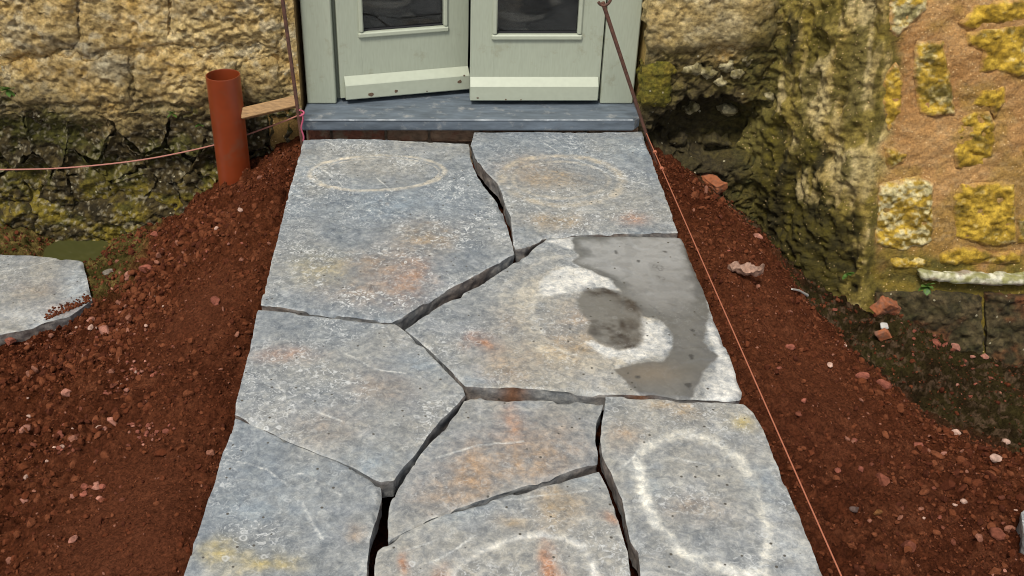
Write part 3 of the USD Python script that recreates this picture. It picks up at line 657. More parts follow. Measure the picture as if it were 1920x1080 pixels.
# ---- left wall
lw = thing('stone_wall', 'rough golden limestone wall left of the door, dark with damp and moss below', 'wall', (-1.6, WY, -0.7), None)
xs = np.concatenate([np.arange(-6, -2.4, 0.15), np.arange(-2.4, -0.605, 0.0058), [-0.604]])
zs = np.concatenate([np.arange(-0.95, 0.66, 0.0058), np.arange(0.7, 3.2, 0.15)])
def left_core(x, z):
    q = np.stack([x, np.full_like(x, WY), z], -1)
    h = relief(q, 11, 1.0)
    h = h - 0.05 * sstep(0.06, -0.06, z) * sstep(-0.42, -0.25, z) + 0.035 * sstep(-0.25, -0.45, z)
    return h * sstep(-0.60, -0.66, x)
Xw, Zw = np.meshgrid(xs, zs, indexing='ij')
Pw = np.stack([Xw, WY + 0.012 - left_core(Xw, Zw), Zw], -1)
v, f = grid_mesh(Pw)
obj('wall_core', (v, f), M['moss_wall'], lw, smooth=True, colors=wall_color(v))
obj('wall_reveal', box(-0.75, -0.606, WY + 0.02, 4.5, -0.9, 3.1), M['mortar'], lw, colors=np.tile(A(0.20, 0.12, 0.035), (8, 1)))
def wall_stone(px, seed, out, parent, mat, y0=WY, s=0.0062, edge=0.05, col=None, amp=1.0, name='stone'):
    uvp = np.array([on_y(a, b, y0)[[0, 2]] for a, b in px]) if px is not None else None
    return wall_stone_uv(uvp, seed, out, parent, mat, y0, s, edge, col, amp, name)
def wall_stone_uv(uvp, seed, out, parent, mat, y0=WY, s=0.0062, edge=0.02, col=None, amp=1.0, name='stone'):
    def tw(uv, h): return np.c_[uv[:, 0], y0 - h, uv[:, 1]]
    def hf(uv, d):
        q = np.c_[uv[:, 0], np.full(len(uv), y0), uv[:, 1]]
        r = relief(q, seed, amp)
        e = np.clip(d / edge, 0, 1)
        return out * np.sqrt(1 - (1 - e) ** 2) - 0.003 * (1 - e) + r * (0.6 + 0.4 * e)
    v, f, uv, d, h = patch(uvp, tw, s, hf, 0.06 + out, 0.016, seed)
    c = (col or wall_color)(v)
    return obj(name, (v, f), mat, parent, smooth=True, colors=c)
for k, (px, out) in enumerate([
    ([(-160, -60), (-20, -70), (-22, 96), (-150, 100)], .020), ([(-14, -70), (150, -70), (146, 60), (138, 98), (-15, 102)], .028), ([(158, -70), (318, -70), (312, 84), (230, 90), (150, 98)], .022),
    ([(326, -70), (470, -70), (528, -60), (532, 70), (520, 86), (430, 84), (320, 84)], .030),
    ([(-160, 110), (-14, 108), (-10, 190), (-150, 200)], .03), ([(22, 118), (130, 112), (238, 106), (244, 186), (150, 196), (24, 190)], .034), ([(252, 104), (372, 100), (446, 112), (448, 190), (340, 196), (254, 188)], .028),
    ([(456, 118), (506, 110), (522, 128), (526, 178), (514, 188), (458, 188)], .040),
]):
    wall_stone(px, 11, out * 0.4, lw, M['wall'])
# rubble of the wall's foot
r = np.random.default_rng(5)
def wood_moss(P):
    return wall_color(P, 3)
cells = []
pts = []
for row, zz in enumerate(np.arange(-0.66, 0.03, 0.115)):
    for xx in np.arange(-2.5, -0.70, 0.22):
        pts.append((xx + (row % 2) * 0.1 + r.uniform(-.09, .09), zz + r.uniform(-.045, .045)))
pts = np.array(pts)
from scipy.spatial import Voronoi
vor = Voronoi(np.vstack([pts, [(-9, 0), (9, 0), (0, 9), (0, -9)]]))
for i in range(len(pts)):
    reg = vor.regions[vor.point_region[i]]
    if -1 in reg or not reg: continue
    pg = Polygon(vor.vertices[reg]).intersection(shapely.box(-2.6, -0.85, -0.66, 0.05)).buffer(-0.022).buffer(0.016)
    if pg.is_empty or pg.geom_type != 'Polygon' or pg.area < 0.004: continue
    if soil_base(*pg.centroid.coords[0][:1], 4.08) > pg.bounds[3] + 0.02: continue
    low = pg.centroid.y
    wall_stone_uv(np.array(pg.exterior.coords)[:-1], 300 + i, r.uniform(-0.03, 0.03) + (0.03 if low < -0.42 else -0.035 if low > -0.3 else 0.0), lw, M['moss_wall'], col=wood_moss, edge=0.06, s=0.0072, amp=1.5)
# ---- wall right of the door, up to the buttress
rw = thing('stone_wall', 'short stretch of mossy stone wall with a dark hollow between door and buttress', 'wall', (1.1, WY, -0.6))
def rwall_color(P):
    c = wall_color(P, 1)
    n2, n3 = con(fbm(P * 9, 4, 92), 3), con(fbm(P * 30, 3, 93), 3)
    z = P[:, 2]
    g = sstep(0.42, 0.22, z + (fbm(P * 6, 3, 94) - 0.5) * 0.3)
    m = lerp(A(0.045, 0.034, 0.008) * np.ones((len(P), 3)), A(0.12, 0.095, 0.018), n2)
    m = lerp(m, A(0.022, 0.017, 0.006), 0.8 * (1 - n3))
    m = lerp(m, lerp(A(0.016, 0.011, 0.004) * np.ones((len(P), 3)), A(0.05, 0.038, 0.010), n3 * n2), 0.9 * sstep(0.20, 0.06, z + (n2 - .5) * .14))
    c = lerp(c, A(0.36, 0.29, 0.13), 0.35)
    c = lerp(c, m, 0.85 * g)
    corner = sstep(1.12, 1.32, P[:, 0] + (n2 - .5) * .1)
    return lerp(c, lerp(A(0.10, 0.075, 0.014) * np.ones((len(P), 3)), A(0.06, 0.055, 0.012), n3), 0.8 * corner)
xs = np.concatenate([[0.812], np.arange(0.814, 1.60, 0.0058)])
zs = np.concatenate([np.arange(-0.95, 0.66, 0.0058), np.arange(0.7, 3.2, 0.15)])
Xw, Zw = np.meshgrid(xs, zs, indexing='ij')
hol = on_y(1340, 240, WY)[[0, 2]]
def hollow(x, z):
    n = (fbm(np.stack([x * 9, z * 9, x * 0], -1), 3, 95) - 0.5) * 0.9
    r2 = ((x - hol[0]) / 0.25) ** 2 + ((z - hol[1] + 0.03) / 0.15) ** 2 + n
    return 0.17 * sstep(1.5, 0.2, r2 + (fbm(np.stack([x * 22, z * 22, x * 0], -1), 3, 96) - .5) * 1.2)
q = np.stack([Xw, np.full_like(Xw, WY), Zw], -1)
H = (relief(q, 15, 1.2) - hollow(Xw, Zw)) * sstep(0.812, 0.86, Xw)
v, f = grid_mesh(np.stack([Xw, WY + 0.01 - H, Zw], -1))
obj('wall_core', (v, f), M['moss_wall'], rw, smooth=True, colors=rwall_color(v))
obj('wall_reveal', box(0.8145, 0.83, WY + 0.02, 4.5, -0.9, 3.1), M['mortar'], rw, colors=np.tile(A(0.36, 0.24, 0.07), (8, 1)))
def green_block(P):
    n = con(fbm(P * 20, 4, 96), 3)
    return lerp(lerp(A(0.12, 0.105, 0.008) * np.ones((len(P), 3)), A(0.20, 0.15, 0.02), n), A(0.05, 0.05, 0.008), 0.6 * con(fbm(P * 50, 3, 97), 3))
def white_bits(P):
    n = con(fbm(P * 40, 4, 98), 3)
    return lerp(A(0.13, 0.105, 0.035) * np.ones((len(P), 3)), A(0.42, 0.36, 0.20), n)
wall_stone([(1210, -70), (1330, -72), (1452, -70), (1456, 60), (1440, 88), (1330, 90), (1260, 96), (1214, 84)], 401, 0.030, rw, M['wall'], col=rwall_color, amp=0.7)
wall_stone([(1204, 122), (1252, 116), (1262, 128), (1258, 185), (1246, 200), (1204, 196)], 402, 0.026, rw, M['moss_wall'], col=green_block, amp=0.5)
for k, (px, py, w, h, cf) in enumerate([(1300, 130, 17, 13, white_bits), (1328, 136, 15, 15, white_bits), (1362, 118, 15, 10, white_bits), (1395, 112, 13, 10, white_bits), (1385, 140, 14, 10, white_bits), (1350, 156, 14, 9, white_bits), (1420, 130, 12, 12, rwall_color),
                                       (1275, 160, 14, 10, rwall_color), (1300, 205, 12, 6, white_bits), (1372, 208, 12, 5, white_bits), (1350, 268, 26, 6, rwall_color), (1270, 268, 14, 6, rwall_color), (1446, 182, 10, 8, white_bits), (1412, 275, 22, 12, rwall_color), (1300, 310, 20, 9, rwall_color), (1400, 330, 26, 16, rwall_color)]):
    w_ = np.arange(10) / 10 * 2 * math.pi
    rr = np.random.default_rng(k).uniform(0.75, 1.15, 10)
    yy = WY + (0.10 if 195 < py < 285 else 0.01)
    wall_stone([(px + w * a * math.cos(t), py + h * a * math.sin(t)) for a, t in zip(rr, w_)], 410 + k, 0.010, rw, M['moss_wall'], col=cf, y0=yy, edge=0.015, s=0.0055, amp=0.7)
# ---- buttress
bt = thing('buttress', 'battered stone buttress with gold stones in brown mortar at the right edge', 'wall', (2.0, 3.7, -0.8))
def edge_at(z):
    t = (z + 0.6) / 1.2
    return np.stack([1.675 - 0.075 * t, 3.55 + 0.20 * t, z], -1)
UDIR = A(1, -0.06, 0) / np.linalg.norm([1, -0.06, 0])
Eb, Et = edge_at(np.array(-0.6)), edge_at(np.array(0.6))
VDIR = (Et - Eb) / 1.2                                     # per metre of height
NF = np.cross(UDIR, VDIR); NF /= np.linalg.norm(NF)
if NF[1] > 0: NF = -NF
def front(uv, h): return Eb + uv[:, :1] * UDIR + (uv[:, 1:] + 0.6) * VDIR + h[:, None] * NF
def front_px(px, py):
    p = on_plane(px, py, Eb, NF)
    return A(np.dot(p - Eb - (p[2] + 0.6) * VDIR, UDIR), p[2])
L1 = 0.46                                                   # width of the slanting return
ss = np.concatenate([np.arange(-0.06, L1 + 0.85, 0.0062), np.arange(L1 + 0.9, L1 + 3.0, 0.12)])
zs = np.concatenate([np.arange(-1.0, 0.66, 0.0062), np.arange(0.7, 3.2, 0.12)])
S, Zb = np.meshgrid(ss, zs, indexing='ij')
E = edge_at(Zb)
C = np.stack([1.335 + 0 * Zb, 4.14 + 0 * Zb, Zb], -1)
kk = 0.045                                                  # rounding of the arris
t = S / L1
Pl = C + (E - C) * np.minimum(t, 1)[..., None]
over = np.maximum(S - L1, 0)
Pp = Pl + over[..., None] * UDIR
bl = np.exp(-((S - L1) / kk) ** 2) * 0.012
def bt_color(P, s, z):
    n1, n2, n3, n4 = con(fbm(P * 3, 4, 111), 3), con(fbm(P * A(16, 16, 5), 4, 112), 3.2), con(fbm(P * 30, 4, 113), 3), con(fbm(P * 80, 3, 114), 3)
    one = np.ones((len(P), 3))
    mort = lerp(A(0.31, 0.150, 0.045) * one, A(0.42, 0.23, 0.080), n1)
    mort = lerp(mort, A(0.26, 0.16, 0.03), 0.6 * sstep(0.5, 0.8, con(fbm(P * 5, 4, 118), 3)))
    mort = lerp(mort, A(0.40, 0.29, 0.15), 0.4 * n3 * n4)
    mossy = lerp(A(0.17, 0.125, 0.015) * one, A(0.085, 0.075, 0.012), n3)
    mort = lerp(mort, mossy, 0.9 * sstep(-0.28, -0.42, z + (n2 - .5) * .12))
    tan = lerp(A(0.32, 0.225, 0.06) * one, A(0.50, 0.395, 0.18), n2)
    tan = lerp(tan, A(0.19, 0.14, 0.016), 0.85 * sstep(0.35, 0.65, con(fbm(P * A(9, 9, 4), 4, 115), 3)))
    tan = lerp(tan, A(0.07, 0.052, 0.012), 0.8 * (1 - n4) * (1 - n3))
    streak = con(fbm(P * A(22, 22, 2.6), 4, 119), 4)
    tan = lerp(tan, A(0.09, 0.07, 0.010), 0.6 * sstep(0.55, 0.85, streak))
    moss_shade = lerp(A(0.034, 0.025, 0.004) * one, A(0.105, 0.082, 0.008), con(fbm(P * A(14, 14, 3), 4, 116), 3.5))  # dark lower left of the return: moss, with its shadow painted into the colour
    streak = con(fbm(P * A(22, 22, 2.6), 4, 119), 4)
    tan = lerp(tan, A(0.09, 0.07, 0.010), 0.6 * sstep(0.55, 0.85, streak))
    moss_shade = lerp(moss_shade, A(0.025, 0.022, 0.008), 0.65 * (1 - n3))
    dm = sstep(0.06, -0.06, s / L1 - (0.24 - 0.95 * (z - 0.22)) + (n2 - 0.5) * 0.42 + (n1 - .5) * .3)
    left = lerp(tan, moss_shade, dm)
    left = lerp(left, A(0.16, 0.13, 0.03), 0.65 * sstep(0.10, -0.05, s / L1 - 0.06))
    return lerp(left, mort, sstep(-0.03, 0.03, s - L1 - 0.045 + (fbm(P * 12, 3, 117) - .5) * .14))
Sn = Pp.copy()
du, dv = np.gradient(Pp, axis=0), np.gradient(Pp, axis=1)
N = np.cross(du, dv); N /= np.maximum(np.linalg.norm(N, axis=-1, keepdims=True), 1e-9)
for _ in range(40):
    Np = np.pad(N, ((1, 1), (0, 0), (0, 0)), mode='edge'); N = (Np[:-2] + Np[1:-1] + Np[2:]) / 3
N /= np.linalg.norm(N, axis=-1, keepdims=True)
q = Pp * A(1, 1, 0.45)
gn = (1 - np.abs(2 * fbm(q * 11, 4, 121) - 1) * 1.7 - 0.5) * 0.042 + (fbm(q * 5, 3, 122) - 0.5) * 0.11 + (fbm(Pp * 40, 3, 123) - 0.5) * 0.020 + (1 - np.abs(2 * fbm(Pp * 26, 3, 126) - 1) * 1.7 - 0.5) * 0.016
mm = (fbm(Pp * 9, 3, 124) - 0.5) * 0.030 + (fbm(Pp * 40, 3, 125) - 0.5) * 0.014
wl = sstep(L1 + 0.06, L1 - 0.06, S)
Hh = gn * wl + mm * (1 - wl) + 0.05 * np.sin(np.clip(t, 0, 1) * math.pi) * 0.6
v, f = grid_mesh(Pp + N * Hh[..., None])
n_ = np.cross(du, dv).reshape(-1, 3)
if n_[:, 1].mean() > 0: f = f[:, ::-1]
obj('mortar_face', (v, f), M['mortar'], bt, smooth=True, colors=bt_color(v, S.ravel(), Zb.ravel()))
def gold(P, pale=0.0, seed=0):
    n1, n2, n3 = con(fbm(P * 7, 4, 131 + seed), 3), con(fbm(P * 22, 4, 132 + seed), 3.2), con(fbm(P * 60, 3, 133), 3)
    one = np.ones((len(P), 3))
    c = lerp(A(0.32, 0.185, 0.010) * one, A(0.48, 0.31, 0.035), n2)
    c = lerp(c, A(0.60, 0.52, 0.28), sstep(0.60 - 0.38 * pale, 1.0 - 0.38 * pale, n1 * 0.5 + n3 * 0.5) * (0.6 + 0.4 * pale))
    c = lerp(c, A(0.11, 0.095, 0.015), 0.7 * sstep(0.5, 0.8, 1 - n2) * n1)
    return lerp(c, A(0.04, 0.03, 0.006), 0.7 * (1 - n3) * (1 - n2))
def cr(*p): return [(1400 + a * 0.463, b * 0.463) for a, b in p]
BST = [
 (cr((590, -60), (745, -60), (722, 40), (665, 100), (605, 160), (572, 120), (575, 20)), 0.7, 0.022),
 (cr((690, 165), (800, 163), (832, 300), (846, 468), (770, 476), (700, 470), (680, 310)), 0.08, 0.020),
 (cr((860, 92), (925, 12), (1050, -5), (1190, -12), (1190, 66), (1060, 95), (970, 100), (890, 122)), 0.0, 0.022),
 (cr((888, 132), (980, 108), (1060, 104), (1190, 76), (1190, 312), (1090, 318), (1010, 292), (938, 296), (958, 205), (892, 180)), 0.05, 0.020),
 (cr((905, 430), (940, 362), (1057, 346), (1050, 420), (1008, 484), (985, 440)), 0.3, 0.020),
 (cr((872, 480), (930, 455), (985, 452), (1012, 505), (996, 640), (960, 672), (850, 682), (838, 600)), 0.05, 0.016),
 (cr((552, 300), (602, 250), (638, 310), (627, 460), (578, 530), (546, 420)), 0.1, 0.014),
 (cr((546, 590), (600, 598), (662, 616), (640, 662), (572, 690)), 0.35, 0.014),
 (cr((532, 742), (700, 722), (757, 745), (752, 920), (742, 1002), (622, 1018), (515, 985), (520, 860)), 0.75, 0.022),
 (cr((830, 800), (872, 740), (960, 733), (1087, 746), (1094, 980), (1000, 1002), (842, 962)), 0.15, 0.022),
 (cr((1112, 605), (1190, 585), (1250, 600), (1250, 690), (1118, 680)), 0.3, 0.015),
 (cr((1098, 880), (1180, 872), (1290, 880), (1290, 992), (1100, 992)), 0.2, 0.018),
 (cr((770, 1025), (860, 990), (1000, 1030), (1110, 1015), (1110, 1066), (940, 1075), (780, 1070)), 0.0, 0.018),
 (cr((560, 1035), (690, 1030), (752, 1045), (745, 1085), (600, 1088)), 0.0, 0.018),
 (cr((1210, 330), (1330, 320), (1345, 520), (1220, 540)), 0.2, 0.018),
]
for k, (px, pale, out) in enumerate(BST):
    uvp = np.array([front_px(a, b) for a, b in px])
    def hf(uv, d, k=k, out=out):
        q = np.c_[uv, np.full(len(uv), k * 1.7)]
        e = np.clip(d / 0.022, 0, 1)
        ridge = 1 - np.abs(2 * fbm(q * A(14, 20, 14), 4, 141) - 1) * 1.7
        return -0.006 + out * 0.75 * np.sqrt(1 - (1 - e) ** 2) + ((ridge - .5) * 0.020 + (fbm(q * 6, 3, 142) - .5) * 0.03 + (fbm(q * 50, 3, 143) - .5) * 0.014) * (0.3 + 0.7 * e)
    v, f, uv, d, h = patch(uvp, front, 0.0058, hf, 0.05, 0.008, 500 + k)
    lap = sstep(0.014, 0.002, d + (fbm(v * 45, 3, 144) - .5) * 0.03) * 0.8
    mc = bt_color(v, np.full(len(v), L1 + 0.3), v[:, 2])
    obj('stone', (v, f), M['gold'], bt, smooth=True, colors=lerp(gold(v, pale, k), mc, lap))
# ledge and the darker footing below it
def strip(px_pts, out, depth, colf, name, mat, seed, amp=0.02):
    uvp = np.array([front_px(a, b) for a, b in px_pts])
    def hf(uv, d):
        q = np.c_[uv, np.full(len(uv), seed)]
        e = np.clip(d / 0.012, 0, 1)
        return out * (0.7 + 0.3 * np.sqrt(1 - (1 - e) ** 2)) + (fbm(q * 9, 3, seed) - .5) * amp * 1.5 + (fbm(q * 40, 3, seed + 1) - .5) * amp * .7
    v, f, uv, d, h = patch(uvp, front, 0.0065, hf, depth, 0.006, seed)
    return obj(name, (v, f), mat, bt, smooth=True, colors=colf(v))
def ledge_col(P):
    n, n2 = con(fbm(P * 18, 4, 151), 3), con(fbm(P * 50, 3, 152), 3)
    c = lerp(A(0.36, 0.34, 0.20) * np.ones((len(P), 3)), A(0.58, 0.55, 0.42), n2)
    c = lerp(c, A(0.20, 0.19, 0.05), 0.8 * sstep(0.6, 0.85, n))
    return lerp(c, A(0.14, 0.06, 0.03), 0.6 * sstep(0.7, 0.9, 1 - n))
def foot_col(P):
    n, n2 = con(fbm(P * 6, 4, 153), 3), con(fbm(P * 24, 4, 154), 3)
    c = lerp(A(0.036, 0.025, 0.010) * np.ones((len(P), 3)), A(0.046, 0.040, 0.014), n)
    c = lerp(c, A(0.12, 0.085, 0.04), 0.6 * n2)
    return lerp(c, A(0.17, 0.055, 0.018), 0.8 * sstep(0.5, 0.75, 1 - n) * n2)
strip([(1716, 506), (1800, 508), (1930, 512), (2100, 516), (2100, 540), (1930, 530), (1800, 524), (1722, 520)], 0.045, 0.06, ledge_col, 'ledge', M['limewash'], 601, 0.012)
strip([(1640, 548), (1720, 546), (1800, 546), (1840, 550), (1836, 760), (1760, 770), (1650, 760)], 0.030, 0.06, foot_col, 'footing_stone', M['moss_wall'], 611, 0.045)
strip([(1846, 550), (1960, 552), (2100, 556), (2100, 800), (1960, 790), (1846, 770)], 0.034, 0.06, foot_col, 'footing_stone', M['moss_wall'], 621, 0.045)
# wall over the door and the room behind it
ov = thing('lintel_wall', 'stone wall over the door opening', 'wall', (0.1, 4.3, 2.3))
obj('wall_core', box(-0.604, 0.812, 4.11, 4.5, 2.28, 3.1), M['mortar'], ov, colors=np.tile(A(0.42, 0.30, 0.12), (8, 1)))
ho = thing('room', 'dim room seen through the door glass and the gap', 'room', (0.1, 5.5, 0.05))
obj('floor', box(-2, 2.2, 4.34, 7.5, 0.0, 0.055), M['room'], ho)
obj('back_wall', box(-2, 2.2, 7.5, 7.6, 0, 2.6), M['room'], ho)
obj('side_wall', box(-2.1, -2, 4.5, 7.6, 0, 2.6), M['room'], ho)
obj('side_wall', box(2.2, 2.3, 4.5, 7.6, 0, 2.6), M['room'], ho)
obj('front_wall', box(-2.0, -0.76, 4.505, 4.55, 0, 2.6), M['room'], ho)
obj('front_wall', box(0.955, 2.2, 4.505, 4.55, 0, 2.6), M['room'], ho)
obj('ceiling', box(-2.1, 2.3, 4.52, 7.6, 2.6, 2.7), M['room'], ho)

# ================================================================== DOOR, SILL, BRICKS
sl = thing('door_sill', 'blue slate door sill with a worn pale front edge', 'door sill', (0.1, 4.15, 0.015))
def hullslab(pts2, z0_, z1, r):
    p = np.array(pts2); c = p.mean(0)
    sh = c + (p - c) * (1 - r / np.linalg.norm(p - c, axis=1, keepdims=True) * 1.3)
    return trimesh.convex.convex_hull(np.vstack([np.c_[p, np.full(len(p), z0_ + r)], np.c_[p, np.full(len(p), z1 - r)], np.c_[sh, np.full(len(p), z1)], np.c_[sh, np.full(len(p), z0_)]]))
m = hullslab([(-0.592, 4.002), (0.775, 4.000), (0.800, 4.035), (0.800, 4.34), (-0.592, 4.34)], 0.016, 0.064, 0.005)
obj('sill_slab', m, M['sill'], sl)
we = box(-0.585, 0.770, 3.9985, 4.0075, 0.0555, 0.0645, 0.0035)
obj('worn_edge', we, M['worn'], sl)
bk = thing('brick_footing', 'course of red and dusty bricks showing under the sill', 'bricks', (-0.25, 4.1, -0.15))
obj('mortar_bed', box(-0.585, 0.80, 4.065, 4.34, -0.30, 0.0115), M['joint'], bk)
bx0 = -0.575
for k, w in enumerate((0.09, 0.215, 0.17, 0.205, 0.20, 0.215, 0.21)):
    b = box(bx0, bx0 + w, 4.046 + 0.004 * (k % 3), 4.2, -0.057, 0.009 - 0.002 * (k % 2), 0.006)
    b = b.subdivide().subdivide().subdivide()
    vv = b.vertices + (fbm(b.vertices * 40, 3, 160 + k)[:, None] - 0.5) * A(0, 0.02, 0.004)
    obj('brick', (vv, b.faces), M['brick'] if k in (0, 1, 4) else M['brick_tan'], bk, smooth=False)
    bx0 += w + 0.012
FY = 4.167
fr = thing('door_frame', 'sage green painted timber door frame on the slate sill', 'door frame', (0.1, FY, 0.064))
obj('jamb', box(-0.586, -0.464, FY, FY + 0.11, 0.066, 2.17, 0.004), M['paint'], fr)
obj('jamb', box(0.652, 0.790, FY, FY + 0.11, 0.066, 2.17, 0.004), M['paint'], fr)
obj('head', box(-0.463, 0.651, FY + 0.002, FY + 0.11, 2.08, 2.17, 0.004), M['paint'], fr)
obj('rebate', box(-0.4635, -0.449, FY + 0.062, FY + 0.108, 0.066, 2.079), M['paint'], fr)
obj('rebate', box(0.638, 0.6515, FY + 0.062, FY + 0.108, 0.066, 2.079), M['paint'], fr)
def leaf(label, x0, x1, hinge_left, angle, chips):
    """A glazed door leaf built closed with its front at y = FY + 0.014, then swung about its hinge edge."""
    w = x1 - x0
    hx = x0 if hinge_left else x1
    R = trimesh.transformations.rotation_matrix(angle, (0, 0, 1), (hx, FY + 0.058, 0))
    t = thing('door_leaf', label, 'door', tuple((R @ A(hx, FY + 0.03, 0.084, 1))[:3]))
    def put(n, m, mat, parent=t, **kw):
        m = m.copy() if hasattr(m, 'copy') else trimesh.Trimesh(*m, process=False)
        m.apply_transform(R); return obj(n, m, mat, parent, **kw)
    y0, y1, zb, zt, st = FY + 0.014, FY + 0.056, 0.084, 2.072, 0.098
    gz = 0.362
    put('stile', box(x0, x0 + st, y0, y1, zb, zt, 0.0007), M['paint'])
    put('stile', box(x1 - st, x1, y0, y1, zb, zt, 0.0007), M['paint'])
    put('bottom_rail', box(x0 + st, x1 - st, y0 + 0.0004, y1, zb, gz - 0.012), M['paint'])
    put('top_rail', box(x0 + st + .0006, x1 - st - .0006, y0 + 0.0004, y1, zt - 0.10, zt, 0.001), M['paint'])
    put('glass', box(x0 + st + 0.001, x1 - st - 0.001, y0 + 0.022, y0 + 0.026, gz - 0.011, zt - 0.101), M['glass'])
    # beads round the glass, mitred look: the lower one runs through
    def bead(a, b, c, d): put('bead', box(a, b, y0 - 0.011, y0 + 0.020, c, d, 0.005), M['bead'])
    bead(x0 + st - 0.012, x1 - st + 0.012, gz - 0.022, gz)
    bead(x0 + st - 0.008, x0 + st + 0.010, gz + 0.0006, zt - 0.10)
    bead(x1 - st - 0.010, x1 - st + 0.008, gz + 0.0006, zt - 0.10)
    g2 = 0.006
    put('gasket', box(x0 + st + 0.010, x1 - st - 0.010, y0 + 0.012, y0 + 0.0215, gz + 0.0004, gz + g2), M['gasket'])
    # weather bar: sloping top
    prof = [(y0 - 0.001, 0.088), (y0 - 0.030, 0.086), (y0 - 0.033, 0.090), (y0 - 0.033, 0.148), (y0 - 0.030, 0.152), (y0 - 0.001, 0.180)]
    a, b = (x0 + 0.018, x1 - 0.001) if hinge_left else (x0 + 0.001, x1 - 0.008)
    pv = [(a, *p) for p in prof] + [(b, *p) for p in prof]
    wb = put('weather_bar', trimesh.convex.convex_hull(np.array(pv)), M['bead'])
    for k, (fx, z, rr) in enumerate(chips):
        n = 9; ww = np.arange(n) / n * 6.283; rj = np.random.default_rng(k).uniform(0.6, 1.2, n) * rr
        cx, cz = a + (b - a) * fx, z
        ring = np.c_[cx + rj * np.cos(ww), np.full(n, y0 - 0.0338), cz + rj * 0.85 * np.sin(ww)]
        back = ring + A(0, 0.003, 0)
        put('paint_chip', trimesh.convex.convex_hull(np.vstack([ring, back])), M['chip'], wb)
    return t
leaf('left door leaf standing ajar inwards, chipped weather bar', -0.455, 0.100, True, math.radians(13.5), [(0.20, 0.104, 0.012), (0.40, 0.107, 0.008), (0.92, 0.124, 0.011), (0.65, 0.094, 0.004), (0.955, 0.150, 0.004)])
leaf('right door leaf shut, clean weather bar', 0.101, 0.645, False, 0.0, [(0.06, 0.100, 0.005), (0.28, 0.092, 0.004), (0.40, 0.091, 0.004)])

# ================================================================== PIPE, BOARD, PINS, STRINGS
px_, py_, zr = -0.889, 3.985, 0.262
pp = thing('drain_pipe', 'terracotta plastic drain pipe standing upright in the soil by the left wall', 'pipe', (px_, py_, -0.3))
n = 48; w = np.arange(n) / n * 2 * math.pi
ro, ri = 0.0685, 0.064
rings = [(ro, -0.45), (ro, 0.0), (ro, zr - 0.004), (ro - 0.001, zr), (ri + 0.001, zr), (ri, zr - 0.003), (ri, 0.0), (ri, -0.3)]
P = np.array([[(px_ + rr * math.cos(a), py_ + rr * math.sin(a), z) for a in w] for rr, z in rings])
fc = []
for i in range(len(rings) - 1):
    for j in range(n):
        a, b, c, d = i * n + j, i * n + (j + 1) % n, (i + 1) * n + (j + 1) % n, (i + 1) * n + j
        fc += [(a, b, c), (a, c, d)]
obj('pipe_wall', (P.reshape(-1, 3), np.array(fc)), M['pipe'], pp, smooth=40)
# timber offcut between pipe and pin
b0, b1 = on_y(452, 214, 3.985), on_y(556, 190, 4.02)
ax = b1 - b0; Lb = np.linalg.norm(ax); ax /= Lb
m = box(0, Lb, -0.030, 0.030, -0.022, 0.022, 0.003)
yv = np.cross([0, 0, 1], ax); yv /= np.linalg.norm(yv); zv = np.cross(ax, yv)
rt = math.radians(-28); yv, zv = yv * math.cos(rt) + zv * math.sin(rt), zv * math.cos(rt) - yv * math.sin(rt)
m.apply_transform(np.vstack([np.c_[ax, yv, zv, b0], [0, 0, 0, 1]]))
obj('timber_offcut', m, M['timber'], loc=b0, label='short sawn timber offcut wedged between the drain pipe and the left pin', cat='timber')
p_bot, p_top = on_y(566, 262, 3.965), on_y(530, 0, 3.965)
ext = p_bot + (p_top - p_bot) * 1.9
pl = thing('steel_pin', 'dark steel pin standing at the left end of the sill', 'steel pin', (p_bot[0], p_bot[1], -0.1), 'steel line pins')
obj('shaft', tube([p_bot - (p_top - p_bot) * 0.3, p_bot, p_top, ext], 0.0075), M['rust'], pl, smooth=40)
q_bot, q_top = on_y(1212, 252, 3.955), on_y(1130, 4, 3.93)
pr = thing('steel_pin', 'rusty pin with a looped eye leaning across the right door jamb', 'steel pin', (q_bot[0], q_bot[1], -0.1), 'steel line pins')
obj('shaft', tube([q_bot - (q_top - q_bot) * 0.3, q_bot, q_bot + (q_top - q_bot) * 0.5, q_top], [0.006, 0.0065, 0.0075, 0.008]), M['rust'], pr, smooth=40)
w = np.linspace(-2.6, 3.4, 26)
lc = on_y(1133, -4, 3.93)
obj('eye', tube(np.c_[lc[0] + 0.025 * np.cos(w), lc[1] + 0.004 * np.linspace(-1, 1, 26), lc[2] + 0.028 * np.sin(w)], 0.006), M['rust'], pr, smooth=40)
# right string along the path
s0, s1 = on_y(1212, 250, 3.95), on_z(1580, 1080, 0.03)
s2 = s0 + (s1 - s0) * 1.6
rs = thing('string_line', 'orange red string stretched along the right side of the path', 'string', tuple(s2))
k = np.linspace(0, 1, 40)
spts = s0 + (s2 - s0) * k[:, None]
spts[:, 2] -= 0.006 * np.sin(k * math.pi)
obj('cord', tube(spts, 0.0019, 7), M['string_red'], rs, smooth=True)
for kx in ((1228, 285), (1241, 316)):
    kp = on_y(*kx, 3.95 - (kx[1] - 250) * 0.0035); j = np.argmin(np.linalg.norm(spts - kp, axis=1)); a = (kx[1] - 250) / 830
    c0 = on_plane(*kx, s0, np.cross(s1 - s0, A(1, 0, 0)))
    obj('knot', tube(np.array([c0 + A(0.006 * math.sin(t * 5), 0.004 * t, 0.004 * math.cos(t * 5)) for t in np.linspace(-1.5, 1.5, 16)]), 0.0028, 7), M['string_red'], rs, smooth=True)
pg_ = thing('wooden_peg', 'wooden peg holding the near end of the string', 'peg', (s2[0], s2[1], -0.2))
